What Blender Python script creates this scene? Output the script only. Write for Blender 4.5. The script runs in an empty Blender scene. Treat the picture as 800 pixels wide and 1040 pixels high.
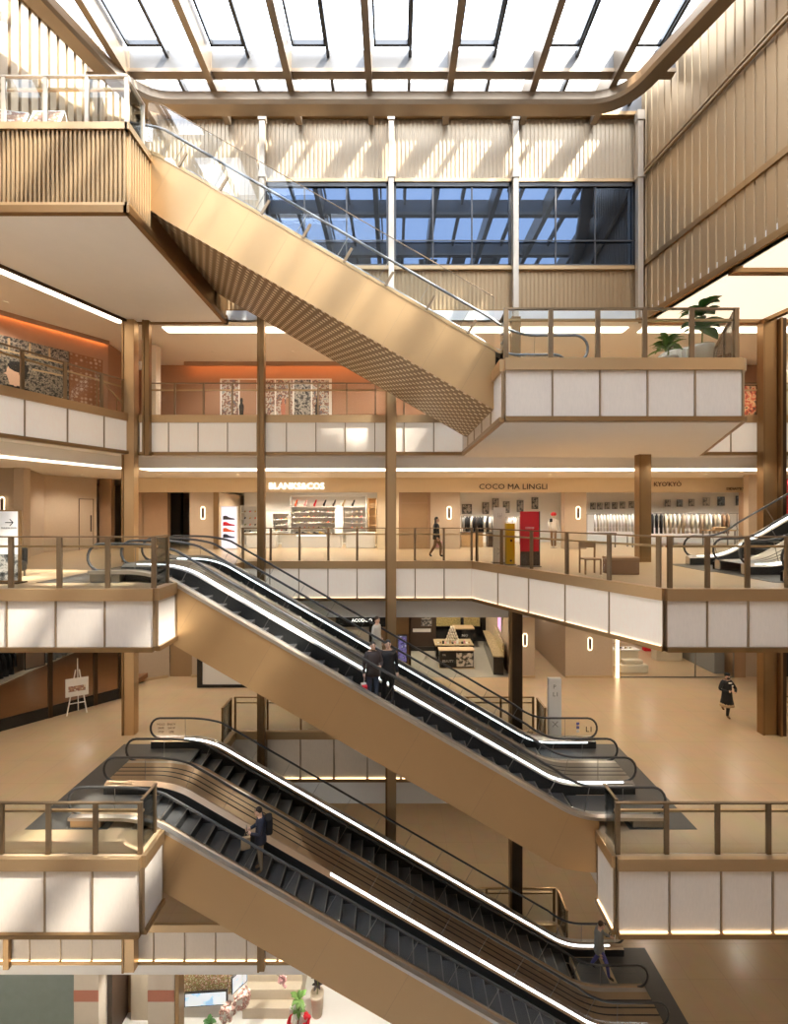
import bpy, bmesh, math, random
from mathutils import Vector, Matrix
random.seed(7)
C = bpy.context.scene.collection
PI = math.pi
F = 450.0          # focal length in pixels of the 800 x 1040 frame
EYE = 8.06         # camera height above the ground storey floor
def wx(px, d): return (px-400)*d/F
def wz(py, d): return EYE+(521-py)*d/F
def floor_d(py, z): return F*(EYE-z)/(py-521)
B1, L1, L2, L3, L4 = -7.1, 0.0, 6.28, 11.66, 17.14
DF, DN, DX, DB = 10.4, 11.28, 15.44, 16.4

# ---------------------------------------------------------------- materials
M = {}
def mat(name, col, rough=.5, metal=0., bump=0., scale=40., var=.06, emit=None, estr=0., spec=.5, stretch=None, coat=0.):
    m = bpy.data.materials.new(name); m.use_nodes = True
    nt = m.node_tree; N = nt.nodes; L = nt.links
    b = N['Principled BSDF']
    b.inputs['Roughness'].default_value = rough; b.inputs['Metallic'].default_value = metal
    b.inputs['Specular IOR Level'].default_value = spec
    b.inputs['Coat Weight'].default_value = coat
    tc = N.new('ShaderNodeTexCoord'); mp = N.new('ShaderNodeMapping'); nz = N.new('ShaderNodeTexNoise')
    L.new(tc.outputs['Object'], mp.inputs['Vector'])
    if stretch: mp.inputs['Scale'].default_value = stretch
    L.new(mp.outputs['Vector'], nz.inputs['Vector']); nz.inputs['Scale'].default_value = scale
    nz.inputs['Detail'].default_value = 3
    mx = N.new('ShaderNodeMix'); mx.data_type = 'RGBA'
    c = Vector(col)
    mx.inputs['A'].default_value = (*(c*(1-var)), 1); mx.inputs['B'].default_value = (*[min(1, x) for x in c*(1+var)], 1)
    L.new(nz.outputs['Fac'], mx.inputs['Factor']); L.new(mx.outputs['Result'], b.inputs['Base Color'])
    if bump:
        bp = N.new('ShaderNodeBump'); bp.inputs['Strength'].default_value = bump; bp.inputs['Distance'].default_value = .01
        L.new(nz.outputs['Fac'], bp.inputs['Height']); L.new(bp.outputs['Normal'], b.inputs['Normal'])
    if emit:
        b.inputs['Emission Color'].default_value = (*emit, 1); b.inputs['Emission Strength'].default_value = estr
    M[name] = m
    return m
mat('gold', (.58,.41,.235), .4, .85, var=.03, scale=3)
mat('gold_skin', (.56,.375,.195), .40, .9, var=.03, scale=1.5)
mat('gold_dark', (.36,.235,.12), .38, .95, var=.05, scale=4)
mat('bronze', (.30,.19,.095), .38, .9, var=.05, scale=5)
mat('bronze_dark', (.075,.048,.028), .4, .7, var=.08, scale=5)
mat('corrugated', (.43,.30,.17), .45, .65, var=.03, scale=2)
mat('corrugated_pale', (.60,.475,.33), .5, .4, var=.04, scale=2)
mat('post_pale', (.62,.54,.44), .4, .6, var=.04, scale=4)
mat('soffit', (.95,.935,.915), .75, var=.02, scale=3)
mat('ceiling_white', (.90,.87,.83), .8, var=.02, scale=2)
mat('plaster', (.74,.66,.56), .8, var=.03, scale=4)
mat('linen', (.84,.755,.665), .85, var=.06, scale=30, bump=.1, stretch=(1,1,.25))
mat('linen_added_glow', (.84,.755,.665), .85, var=.06, scale=30, bump=.1, stretch=(1,1,.25), emit=(1.,.86,.70), estr=.17)  # same linen with a faint glow added to brighten the rear panels
mat('beige_stone', (.49,.385,.28), .5, var=.05, scale=12, bump=.05)
mat('header', (.80,.66,.46), .6, var=.02, scale=4)
mat('brown_wall', (.36,.225,.13), .5, var=.06, scale=6)
mat('peach_wall', (.44,.255,.165), .6, var=.04, scale=5)
mat('door_brown', (.33,.21,.11), .45, .1, var=.06, scale=6)
mat('dark', (.02,.018,.016), .4, var=.2, scale=8)
mat('black_gloss', (.012,.011,.011), .18, var=.2, scale=8)
mat('dark_brown', (.06,.037,.024), .45, var=.12, scale=8)
mat('plate', (.105,.098,.09), .42, .35, var=.12, scale=60, bump=.1)
mat('step', (.10,.10,.102), .45, .55, var=.15, scale=50, bump=.1, stretch=(1,8,1))
mat('riser', (.02,.02,.021), .5, .4, var=.15, scale=50, stretch=(1,8,1))
mat('skirt', (.05,.05,.05), .35, .6, var=.1)
mat('steel', (.62,.58,.53), .28, .95, var=.04, scale=6)
mat('steel_dark', (.30,.28,.255), .35, .9, var=.05, scale=6)
mat('deck_gold', (.50,.37,.25), .33, .9, var=.04, scale=6)
mat('handrail', (.055,.055,.055), .32, var=.1, scale=10)
mat('handrail_top', (.20,.21,.22), .35, .3, var=.1, scale=10)
mat('gold_seam', (.45,.31,.17), .45, .8, var=.03)
mat('handrail_pale', (.45,.47,.50), .3, .4, var=.05, scale=10)
mat('fin_gold', (.42,.31,.20), .4, .75, var=.05)
mat('rail_top', (.27,.20,.13), .35, .85, var=.05, scale=6)
mat('white', (.82,.80,.77), .5, var=.02)
mat('white_gloss', (.85,.84,.82), .2, var=.02)
mat('cream_tile', (.62,.54,.42), .3, var=.05, scale=10)
mat('grey_floor', (.42,.39,.33), .25, var=.06, scale=5)
mat('beam', (.34,.265,.19), .4, .75, var=.05, scale=3)
mat('beam_pale', (.22,.21,.20), .5, .3, var=.03, scale=3)
mat('frame_dark', (.10,.10,.105), .4, .6, var=.08, scale=6)
mat('red', (.62,.015,.03), .4, var=.05)
mat('yellow', (.80,.52,.01), .4, var=.05)
mat('orange', (.62,.22,.075), .6, var=.04, scale=5)
mat('terracotta', (.52,.20,.13), .6, var=.06)
mat('wood', (.20,.085,.03), .3, var=.25, scale=6, stretch=(.6,.6,9), coat=.3)
mat('wood_pale', (.55,.38,.20), .45, var=.12, scale=10)
mat('grey_glass', (.21,.26,.24), .22, var=.1, scale=3, coat=.4)
mat('leaf', (.05,.15,.03), .45, var=.35, scale=9)
mat('leaf_pale', (.14,.27,.06), .45, var=.3, scale=9)
mat('pot', (.62,.52,.40), .6, var=.06, scale=14)
mat('led_warm', (1,.8,.55), emit=(1.,.72,.42), estr=3.5)
mat('led_soft', (1,.8,.55), emit=(1.,.74,.46), estr=1.4)
mat('led_cove', (1,.9,.75), emit=(1.,.86,.68), estr=3.)
mat('led_white', (1,1,1), emit=(.86,.95,1.), estr=3.2)
mat('led_orange', (1,.4,.1), emit=(1.,.40,.12), estr=5.)
mat('luminous', (1,.9,.8), emit=(1.,.82,.63), estr=.80)
mat('sign_white', (1,1,1), emit=(1.,.96,.88), estr=1.5)
mat('lightbox', (.6,.6,.65), emit=(.80,.80,1.), estr=.5)
mat('lens', (1,.9,.8), emit=(1.,.80,.52), estr=2.6)
mat('letter_dark', (.035,.02,.012), .4)
mat('letter_brown', (.13,.055,.02), .4)
mat('screen_pink', (.8,.45,.75), .3, emit=(.80,.36,.72), estr=.75)
mat('screen_dark', (.05,.05,.12), .3, var=.9, scale=9, emit=(.10,.09,.25), estr=.5)
mat('skin', (.74,.49,.36), .55, var=.05)
mat('hair', (.018,.014,.012), .5, var=.3, scale=60)
mat('hair_brown', (.06,.032,.02), .5, var=.3, scale=60)
mat('coat_black', (.012,.012,.014), .7, var=.2)
mat('coat_brown', (.055,.04,.038), .75, var=.2)
mat('coat_white', (.72,.68,.60), .8, var=.05)
mat('jacket_grey', (.30,.31,.31), .8, var=.1)
mat('navy', (.03,.035,.06), .75, var=.2)
mat('denim', (.06,.08,.13), .8, var=.2)
mat('khaki', (.25,.19,.13), .8, var=.12)
mat('blue_trousers', (.13,.13,.42), .8, var=.1)
mat('tan', (.50,.36,.21), .7, var=.08)
mat('shoe', (.03,.025,.022), .5)
mat('brown_shoe', (.20,.11,.05), .5)
mat('cloth_white', (.80,.78,.73), .85, var=.05)
mat('cloth_cream', (.70,.63,.50), .85, var=.06)
mat('cloth_beige', (.48,.38,.27), .85, var=.06)
mat('cloth_brown', (.27,.16,.09), .85, var=.08)
mat('cloth_grey', (.25,.25,.24), .85, var=.08)
mat('orange_red', (.70,.12,.04), .45); mat('pink', (.75,.42,.42), .5); mat('olive', (.22,.25,.06), .5); mat('gold_shoe', (.6,.4,.1), .4)
mat('art_mix', (.20,.19,.16), .5, var=.95, scale=9)
mat('art_grey', (.30,.31,.31), .4, var=.9, scale=11)
mat('art_warm', (.42,.30,.21), .5, var=.9, scale=5)
mat('goods_mix', (.36,.28,.16), .4, var=.95, scale=14)

def art(name, cols, scale, rough=.4, detail=3, emit=0.):
    """a printed picture: blotches of the given colours"""
    m = bpy.data.materials.new(name); m.use_nodes = True
    nt = m.node_tree; N = nt.nodes; L = nt.links; b = N['Principled BSDF']
    tc = N.new('ShaderNodeTexCoord'); nz = N.new('ShaderNodeTexNoise'); nz.inputs['Scale'].default_value = scale; nz.inputs['Detail'].default_value = detail
    rp = N.new('ShaderNodeValToRGB'); rp.color_ramp.interpolation = 'EASE'
    L.new(tc.outputs['Object'], nz.inputs['Vector']); L.new(nz.outputs['Fac'], rp.inputs['Fac'])
    n = len(cols)
    while len(rp.color_ramp.elements) < n: rp.color_ramp.elements.new(.5)
    for i, c in enumerate(cols):
        e = rp.color_ramp.elements[i]; e.position = .34+.32*i/max(1, n-1); e.color = (*c, 1)
    L.new(rp.outputs['Color'], b.inputs['Base Color']); b.inputs['Roughness'].default_value = rough
    if emit:
        L.new(rp.outputs['Color'], b.inputs['Emission Color']); b.inputs['Emission Strength'].default_value = emit
    M[name] = m
art('pic_dark', [(.02,.02,.02),(.10,.10,.10),(.45,.42,.38),(.05,.05,.05)], 6)
art('pic_blue', [(.02,.025,.04),(.08,.11,.15),(.30,.33,.34)], 7)
art('pic_shelves', [(.30,.33,.34),(.62,.58,.52),(.28,.12,.08),(.15,.16,.18)], 9)
art('pic_market', [(.02,.02,.02),(.10,.09,.08),(.34,.29,.23),(.04,.035,.03)], 12)
art('pic_food', [(.75,.68,.55),(.45,.25,.16),(.28,.13,.10),(.8,.76,.7)], 7)
art('pic_flowers', [(.80,.74,.64),(.62,.36,.22),(.22,.12,.06),(.42,.45,.12),(.86,.80,.72)], 16)
art('blossom_mix', [(.85,.78,.70),(.72,.45,.40),(.45,.25,.2),(.9,.85,.78)], 9)
art('pic_gold', [(.06,.05,.025),(.30,.22,.07),(.55,.45,.2),(.1,.13,.05)], 22)
art('pic_faces', [(.04,.035,.03),(.10,.09,.07),(.75,.68,.6),(.82,.76,.68)], 5)
art('pic_red', [(.10,.05,.04),(.55,.10,.05),(.75,.45,.25),(.12,.08,.06)], 5)
art('pic_purple', [(.03,.03,.08),(.16,.13,.35),(.05,.05,.1),(.35,.36,.5)], 7, emit=.6)
art('pic_sky', [(.35,.55,.80),(.75,.82,.88),(.80,.80,.72)], 3, emit=.55)

def floor_mat(name, c1, c2, rough):
    m = bpy.data.materials.new(name); m.use_nodes = True
    nt = m.node_tree; N = nt.nodes; L = nt.links; b = N['Principled BSDF']
    b.inputs['Roughness'].default_value = rough; b.inputs['Coat Weight'].default_value = .15; b.inputs['Coat Roughness'].default_value = .2
    tc = N.new('ShaderNodeTexCoord'); br = N.new('ShaderNodeTexBrick')
    br.offset = 0; br.inputs['Scale'].default_value = 1; br.inputs['Brick Width'].default_value = 1.2; br.inputs['Row Height'].default_value = 1.2
    br.inputs['Mortar Size'].default_value = .006
    br.inputs['Color1'].default_value = (*c1, 1); br.inputs['Color2'].default_value = (*c2, 1); br.inputs['Mortar'].default_value = (*[x*.8 for x in c1], 1)
    L.new(tc.outputs['Object'], br.inputs['Vector'])
    nz = N.new('ShaderNodeTexNoise'); nz.inputs['Scale'].default_value = 1.7; nz.inputs['Detail'].default_value = 6
    L.new(tc.outputs['Object'], nz.inputs['Vector'])
    mx = N.new('ShaderNodeMix'); mx.data_type = 'RGBA'; mx.blend_type = 'MULTIPLY'; mx.inputs['Factor'].default_value = .22
    L.new(br.outputs['Color'], mx.inputs['A']); L.new(nz.outputs['Color'], mx.inputs['B'])
    L.new(mx.outputs['Result'], b.inputs['Base Color']); M[name] = m
floor_mat('stone_floor', (.58,.42,.255), (.57,.41,.25), .28)

def glass_mat(name, tint, refl, rough=0.):
    m = bpy.data.materials.new(name); m.use_nodes = True
    nt = m.node_tree; N = nt.nodes; L = nt.links
    for n in list(N):
        if n.type != 'OUTPUT_MATERIAL': N.remove(n)
    out = [n for n in N][0]
    tr = N.new('ShaderNodeBsdfTransparent'); tr.inputs['Color'].default_value = (*tint, 1)
    gl = N.new('ShaderNodeBsdfGlossy'); gl.inputs['Roughness'].default_value = rough
    lw = N.new('ShaderNodeLayerWeight'); lw.inputs['Blend'].default_value = refl
    mr = N.new('ShaderNodeMath'); mr.operation = 'MULTIPLY'; mr.inputs[1].default_value = .9
    ms = N.new('ShaderNodeMixShader')
    L.new(lw.outputs['Fresnel'], mr.inputs[0]); L.new(mr.outputs[0], ms.inputs[0]); L.new(tr.outputs[0], ms.inputs[1]); L.new(gl.outputs[0], ms.inputs[2])
    L.new(ms.outputs[0], out.inputs['Surface']); M[name] = m
glass_mat('glass', (.95,.97,.965), .16)
glass_mat('glass_top', (.93,.96,.97), .25)
glass_mat('glass_roof', (.96,.98,1.), .08)
glass_mat('glass_shop', (.97,.98,.98), .12)
def window_mat():
    m = bpy.data.materials.new('glass_mirror'); m.use_nodes = True
    nt = m.node_tree; N = nt.nodes; L = nt.links
    b = N['Principled BSDF']; b.inputs['Base Color'].default_value = (.012,.016,.024,1); b.inputs['Roughness'].default_value = .25
    gl = N.new('ShaderNodeBsdfGlossy'); gl.inputs['Roughness'].default_value = .015; gl.inputs['Color'].default_value = (.055,.085,.145,1)
    ms = N.new('ShaderNodeMixShader'); ms.inputs[0].default_value = .62
    out = [n for n in N if n.type == 'OUTPUT_MATERIAL'][0]
    L.new(b.outputs[0], ms.inputs[1]); L.new(gl.outputs[0], ms.inputs[2]); L.new(ms.outputs[0], out.inputs['Surface']); M['glass_mirror'] = m
window_mat()
def perforated():
    m = bpy.data.materials.new('perforated'); m.use_nodes = True
    nt = m.node_tree; N = nt.nodes; L = nt.links; b = N['Principled BSDF']
    b.inputs['Metallic'].default_value = .35; b.inputs['Roughness'].default_value = .5
    uv = N.new('ShaderNodeUVMap'); uv.uv_map = 'UVMap'
    br = N.new('ShaderNodeTexBrick'); br.offset = .5; br.inputs['Scale'].default_value = 1
    br.inputs['Brick Width'].default_value = .22; br.inputs['Row Height'].default_value = .22; br.inputs['Mortar Size'].default_value = .072; br.inputs['Mortar Smooth'].default_value = .3
    L.new(uv.outputs[0], br.inputs['Vector'])
    br.inputs['Color1'].default_value = (1.,.92,.74,1); br.inputs['Color2'].default_value = (.95,.84,.62,1); br.inputs['Mortar'].default_value = (.30,.21,.12,1)
    L.new(br.outputs['Color'], b.inputs['Base Color']); M['perforated'] = m
perforated()
def lattice():
    m = bpy.data.materials.new('lattice'); m.use_nodes = True
    nt = m.node_tree; N = nt.nodes; L = nt.links; b = N['Principled BSDF']
    tc = N.new('ShaderNodeTexCoord'); v = N.new('ShaderNodeTexVoronoi'); v.inputs['Scale'].default_value = 6; v.inputs['Randomness'].default_value = .25
    rp = N.new('ShaderNodeValToRGB'); rp.color_ramp.elements[0].color = (.62,.45,.33,1); rp.color_ramp.elements[1].color = (.30,.13,.06,1)
    rp.color_ramp.elements[0].position = .3; rp.color_ramp.elements[1].position = .5
    L.new(tc.outputs['Object'], v.inputs['Vector']); L.new(v.outputs['Distance'], rp.inputs['Fac']); L.new(rp.outputs['Color'], b.inputs['Base Color']); M['lattice'] = m
lattice()

# ---------------------------------------------------------------- mesh builder
class MB:
    def __init__(s): s.v = []; s.f = []; s.mi = []; s.cur = 0; s.uv = []
    def add(s, vs, fs):
        b = len(s.v); s.v += [tuple(p) for p in vs]
        for f in fs: s.f.append([b+i for i in f]); s.mi.append(s.cur)
    def box(s, x0, x1, y0, y1, z0, z1):
        s.add([(x0,y0,z0),(x1,y0,z0),(x1,y1,z0),(x0,y1,z0),(x0,y0,z1),(x1,y0,z1),(x1,y1,z1),(x0,y1,z1)],
              [(0,3,2,1),(4,5,6,7),(0,1,5,4),(1,2,6,5),(2,3,7,6),(3,0,4,7)]); return s
    def obox(s, c, ux, uy, uz, hx, hy, hz):
        c, ux, uy, uz = Vector(c), Vector(ux), Vector(uy), Vector(uz)
        vs = [c+ux*hx*a+uy*hy*b+uz*hz*d for d in (-1,1) for a, b in ((-1,-1),(1,-1),(1,1),(-1,1))]
        s.add(vs, [(0,3,2,1),(4,5,6,7),(0,1,5,4),(1,2,6,5),(2,3,7,6),(3,0,4,7)]); return s
    def prism(s, poly, z0, z1, mats=(0,0,0)):
        a = sum(poly[i][0]*poly[(i+1)%len(poly)][1]-poly[(i+1)%len(poly)][0]*poly[i][1] for i in range(len(poly)))
        if a < 0: poly = poly[::-1]
        n = len(poly)
        vs = [(x,y,z0) for x,y in poly]+[(x,y,z1) for x,y in poly]
        s.cur = mats[0]; s.add(vs, [list(range(n,2*n))])
        b = len(s.v)-2*n
        s.f.append([b+i for i in reversed(range(n))]); s.mi.append(mats[1])
        for i in range(n):
            j = (i+1) % n; s.f.append([b+i,b+j,b+n+j,b+n+i]); s.mi.append(mats[2])
        s.cur = 0; return s
    def loft(s, rings, cap=True, closed=True):
        n = len(rings[0]); b = len(s.v)
        for r in rings: s.v += [tuple(p) for p in r]
        for k in range(len(rings)-1):
            for i in range(n if closed else n-1):
                j = (i+1) % n
                s.f.append([b+k*n+i, b+k*n+j, b+(k+1)*n+j, b+(k+1)*n+i]); s.mi.append(s.cur)
        if cap and closed:
            s.f.append([b+i for i in reversed(range(n))]); s.mi.append(s.cur)
            s.f.append([b+(len(rings)-1)*n+i for i in range(n)]); s.mi.append(s.cur)
        return s
    def tube(s, pts, r, n=8, ref=(0,0,1), cap=True):
        pts = [Vector(p) for p in pts]; rs = r if isinstance(r, (list, tuple)) else [r]*len(pts)
        rings = []
        for i, p in enumerate(pts):
            t = (pts[min(i+1, len(pts)-1)]-pts[max(i-1, 0)]).normalized()
            a = t.cross(Vector(ref))
            if a.length < 1e-3: a = t.cross(Vector((1,0,0)))
            a.normalize(); b = t.cross(a).normalized()
            rr = rs[i] if isinstance(rs[i], (list, tuple)) else (rs[i], rs[i])
            rings.append([p+a*rr[0]*math.cos(2*PI*k/n)+b*rr[1]*math.sin(2*PI*k/n) for k in range(n)])
        return s.loft(rings, cap)
    def lathe(s, prof, n=16, c=(0,0,0)):
        return s.loft([[(c[0]+r*math.cos(2*PI*k/n), c[1]+r*math.sin(2*PI*k/n), c[2]+z) for k in range(n)] for r, z in prof])
    def ball(s, c, rx, ry, rz, nu=12, nv=8):
        rings = []
        for j in range(nv+1):
            t = -PI/2+PI*j/nv; q = max(.02, math.cos(t))
            rings.append([(c[0]+rx*q*math.cos(2*PI*k/nu), c[1]+ry*q*math.sin(2*PI*k/nu), c[2]+rz*math.sin(t)) for k in range(nu)])
        return s.loft(rings)
    def strip(s, A, B):
        b = len(s.v); n = len(A); s.v += [tuple(p) for p in A]+[tuple(p) for p in B]
        for i in range(n-1): s.f.append([b+i,b+i+1,b+n+i+1,b+n+i]); s.mi.append(s.cur)
        return s
    def build(s, name, mats, parent=None, smooth=False, bevel=0., loc=None, uv=None):
        me = bpy.data.meshes.new(name)
        me.from_pydata(s.v, [], s.f); me.update()
        for m in (mats if isinstance(mats, (list, tuple)) else [mats]): me.materials.append(M[m])
        me.polygons.foreach_set('material_index', s.mi)
        if uv:
            l = me.uv_layers.new(name='UVMap')
            for lp in me.loops: l.data[lp.index].uv = uv(me.vertices[lp.vertex_index].co)
        bm = bmesh.new(); bm.from_mesh(me); bmesh.ops.recalc_face_normals(bm, faces=bm.faces); bm.to_mesh(me); bm.free()
        if smooth:
            me.polygons.foreach_set('use_smooth', [True]*len(me.polygons))
        o = bpy.data.objects.new(name, me); C.objects.link(o)
        if parent is not None: o.parent = parent
        if loc: o.location = loc
        if bevel:
            bv = o.modifiers.new('bevel', 'BEVEL'); bv.width = bevel; bv.segments = 2; bv.limit_method = 'ANGLE'
        return o
def tag(o, label, cat, group=None, kind=None):
    o['label'] = label; o['category'] = cat
    if group: o['group'] = group
    if kind: o['kind'] = kind
    return o
def thing(name, label, cat, loc=(0,0,0), rz=0., group=None, kind=None):
    o = bpy.data.objects.new(name, None); C.objects.link(o); o.location = loc; o.rotation_euler = (0,0,rz); o.empty_display_size = .2
    return tag(o, label, cat, group, kind)
def inst(o, parent=None, loc=None, rz=None):
    c = o.copy(); C.objects.link(c)
    if parent is not None: c.parent = parent
    if loc is not None: c.location = loc
    if rz is not None: c.rotation_euler = (0,0,rz)
    return c
def copy_tree(o, parent=None):
    c = o.copy(); C.objects.link(c)
    if parent is not None: c.parent = parent
    for ch in list(o.children): copy_tree(ch, c)
    return c
def text(name, s, size, m, parent=None, loc=(0,0,0), rot=(PI/2,0,0), depth=.012, align='CENTER', sx=1., bold=0.):
    cu = bpy.data.curves.new(name, 'FONT'); cu.body = s; cu.size = size; cu.extrude = depth; cu.align_x = align; cu.align_y = 'CENTER'; cu.offset = bold
    cu.resolution_u = 2
    cu.materials.append(M[m]); tmp = bpy.data.objects.new(name, cu); C.objects.link(tmp)
    me = bpy.data.meshes.new_from_object(tmp.evaluated_get(bpy.context.evaluated_depsgraph_get())); bpy.data.objects.remove(tmp)
    o = bpy.data.objects.new(name, me); C.objects.link(o)
    if parent is not None: o.parent = parent
    o.location = loc; o.rotation_euler = rot; o.scale = (sx,1,1)
    return o
def struct(o, label, cat):
    return tag(o, label, cat, kind='structure')
# ================================================================ the building shell
def slab(name, poly, z0, z1, mats, label, cat):
    return struct(MB().prism(poly, z0, z1, (0,1,2)).build(name, mats), label, cat)
SM = ['stone_floor','soffit','plaster']
slab('floor', [(-19,10.4),(-5.93,10.4),(-5.93,11.28),(-6.7,11.28),(-6.7,15.44),(-5.93,15.44),(-5.93,16.4),(5.2,16.4),
      (5.2,10.4),(23,10.4),(23,28),(-19,28)], -1.48, 0, SM, 'polished cream stone floor of the ground storey with the person running across it', 'floor')
slab('floor', [(-19,10.4),(-5.61,10.4),(-5.61,11.28),(-6.4,11.28),(-6.4,15.44),(-5.61,15.44),(-5.61,16.4),(2.92,16.4),(6.35,10.4),(23,10.4),(23,28),(-19,28)],
      L2-1.48, L2, SM, 'polished stone floor of the storey with the lit clothes shops', 'floor')
slab('floor', [(-19,4),(-14.5,4),(-9.6,16.4),(2.59,16.4),(2.59,10.4),(8.13,10.4),(11.3,16.4),(23,16.4),(23,28),(-19,28)],
      L3-1.48, L3, SM, 'floor and white underside of the storey with the planted balcony', 'floor')
slab('floor', [(-12.0,10.4),(-6.26,10.4),(-6.26,16.5),(-9.6,16.5)], L4-2.06, L4, ['stone_floor','soffit','gold_dark'],
      'top balcony deck with a plain white underside', 'floor')
slab('floor', [(-19,16.4),(5.98,16.4),(5.98,5),(23,5),(23,28),(-19,28)], B1-1.48, B1, SM,
      'beige floor of the lower storey where the lowest escalators land', 'floor')
slab('floor', [(-19,-2.5),(23,-2.5),(23,28),(-19,28)], -13.8, -13.3, ['white','soffit','plaster'], 'pale floor of the lowest storey by the flower displays', 'floor')
slab('floor', [(-19,-2.5),(23,-2.5),(23,.5),(-19,.5)], L2-1.48, L2, SM, 'gallery floor opposite, on the near side of the atrium', 'floor')
CM = ['plaster','ceiling_white','soffit']
slab('ceiling', [(-19,-2.5),(-17.05,-2.5),(-9.6,16.4),(9.2,16.4),(11.85,-2.5),(23,-2.5),(23,28),(-19,28)], 15.2, 15.55, CM, 'white ceiling over the orange-walled top gallery', 'ceiling')
slab('ceiling', [(-19,3.5),(-15.2,3.5),(-10.1,16.9),(23,16.9),(23,28),(-19,28)], 9.79, 10.18, CM, 'white lowered ceiling in front of the lit clothes shops', 'ceiling')
slab('ceiling', [(-19,16.9),(23,16.9),(23,28),(-19,28)], 4.08, 4.8, CM, 'white lowered ceiling over the cosmetics shop', 'ceiling')
slab('ceiling', [(-19,16.9),(23,16.9),(23,28),(-19,28)], -3.02, -1.48, CM, 'white lowered ceiling of the lower storey', 'ceiling')
slab('ceiling', [(-19,16.9),(23,16.9),(23,28),(-19,28)], -9.55, -8.58, CM, 'white lowered ceiling above the flower displays', 'ceiling')
def wall(name, x0, x1, y0, y1, z0, z1, m, label):
    return struct(MB().box(x0, x1, y0, y1, z0, z1).build(name, m), label, 'wall')
wall('wall_left', -19.2, -19, -2.7, 28.2, -13.8, 24.6, 'plaster', 'plain outer wall far on the side of the wooden shopfront')
wall('wall_right', 23, 23.2, -2.7, 28.2, -13.8, 24.6, 'plaster', 'plain outer wall far beyond the rising escalator')
wall('wall_back', -19, 23, 28, 28.2, -13.8, 24.6, 'plaster', 'plain wall behind the shops')
wall('wall_near', -19, 23, -2.7, -2.5, -13.8, 24.6, 'plaster', 'plain beige wall on the near side of the atrium')
# roof beside the skylight
slab('roof', [(-19.2,-2.7),(-17.05,-2.7),(-9.6,16.6),(-9.6,28.2),(-19.2,28.2)], 24, 24.4, CM, 'solid roof on the side of the sunlit ribbed wall', 'roof')
slab('roof', [(23.2,-2.7),(12.2,-2.7),(9.4,16.6),(9.4,28.2),(23.2,28.2)], 24, 24.4, CM, 'solid roof behind the tall shaded ribbed wall', 'roof')
slab('roof', [(-9.6,16.6),(9.4,16.6),(9.4,28.2),(-9.6,28.2)], 24, 24.4, CM, 'solid roof behind the window wall', 'roof')

# ---------------------------------------------------------------- ribbed metal walls
def ribbed(name, p0, p1, z0, z1, pitch, depth, m, parent=None, fl=.5):
    """vertical ribs of trapezoid section standing proud to the right of p0 -> p1"""
    a, b = Vector((*p0,0)), Vector((*p1,0)); d = (b-a); L = d.length; d.normalize(); r = Vector((d.y,-d.x,0))
    n = max(1, round(L/pitch)); w = L/n; prof = []
    for i in range(n):
        for u, v in ((0,0),(1-fl-.08,0),(1-fl,1),(.92,1)): prof.append(a+d*(i+u)*w+r*depth*v)
    prof.append(b)
    mb = MB(); mb.strip([(p.x,p.y,z0) for p in prof], [(p.x,p.y,z1) for p in prof])
    return mb.build(name, m, parent)
def lwx(y): return -9.55-.395*(16.5-y)        # line of the upper ribbed wall on one side
def rwx(y): return 9.2+.14*(16.5-y)           # ... and on the other
w = thing('wall_upper_back', 'pale ribbed metal wall under the skylight with a band of dark windows', 'wall', kind='structure')
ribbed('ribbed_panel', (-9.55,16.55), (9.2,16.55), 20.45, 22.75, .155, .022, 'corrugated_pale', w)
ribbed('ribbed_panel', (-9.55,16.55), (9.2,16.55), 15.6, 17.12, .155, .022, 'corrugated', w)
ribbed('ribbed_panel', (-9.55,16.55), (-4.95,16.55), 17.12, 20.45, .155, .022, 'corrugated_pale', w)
MB().box(-9.6,9.25,16.56,16.9,15.55,24).build('wall_core', 'plaster', w)
MB().box(-9.55,9.2,16.42,16.56,15.2,15.6).build('base_trim', 'gold_dark', w)
mb = MB(); mb.box(-4.95,9.2,16.42,16.54,17.1,17.24); mb.box(-4.95,9.2,16.42,16.54,20.35,20.47); mb.build('sill_trim', 'gold', w)
mb = MB(); mb.box(-9.55,9.2,16.30,16.5,22.72,22.85); mb.build('head_trim', 'gold_dark', w)
MB().box(-9.55,9.2,16.42,16.5,22.85,24).build('upper_band', 'beam_pale', w)
for k, (a, b) in enumerate(((-4.9,-.2),(0.0,4.35),(4.55,8.95))):
    wd = thing('window_%d' % (k+1), ['dark mirror window showing blue sky, behind the sloping glass balustrade', 'dark mirror window reflecting the roof bars, middle one of three',
        'dark mirror window reflecting the roof bars, next to the shaded ribbed wall'][k], 'window', kind='structure')
    MB().box(a+.06,b-.06,16.52,16.555,17.3,20.3).build('pane', 'glass_mirror', wd)
    mb = MB(); mb.box(a,a+.08,16.46,16.55,17.24,20.35); mb.box(b-.08,b,16.46,16.55,17.24,20.35); mb.box(a,b,16.46,16.55,17.24,17.31); mb.box(a,b,16.46,16.55,20.2,20.35)
    n = 3
    for i in range(1, n): x = a+(b-a)*i/n; mb.box(x-.025,x+.025,16.49,16.55,17.3,20.2)
    mb.build('window_frame', 'frame_dark', wd)
    MB().box(a,b,16.44,16.47,18.15,18.19).build('rail_reflection_bar', 'frame_dark', wd)  # solid bar standing in for a rail reflected in the pane
w = thing('wall_upper_right', 'tall shaded gold ribbed wall with two sloping-looking trim lines', 'wall', kind='structure')
P0, P1 = (rwx(16.5),16.5), (rwx(-2.5),-2.5)
ribbed('ribbed_panel', P0, P1, 15.25, 24, .30, .035, 'corrugated', w, .86)
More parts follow.
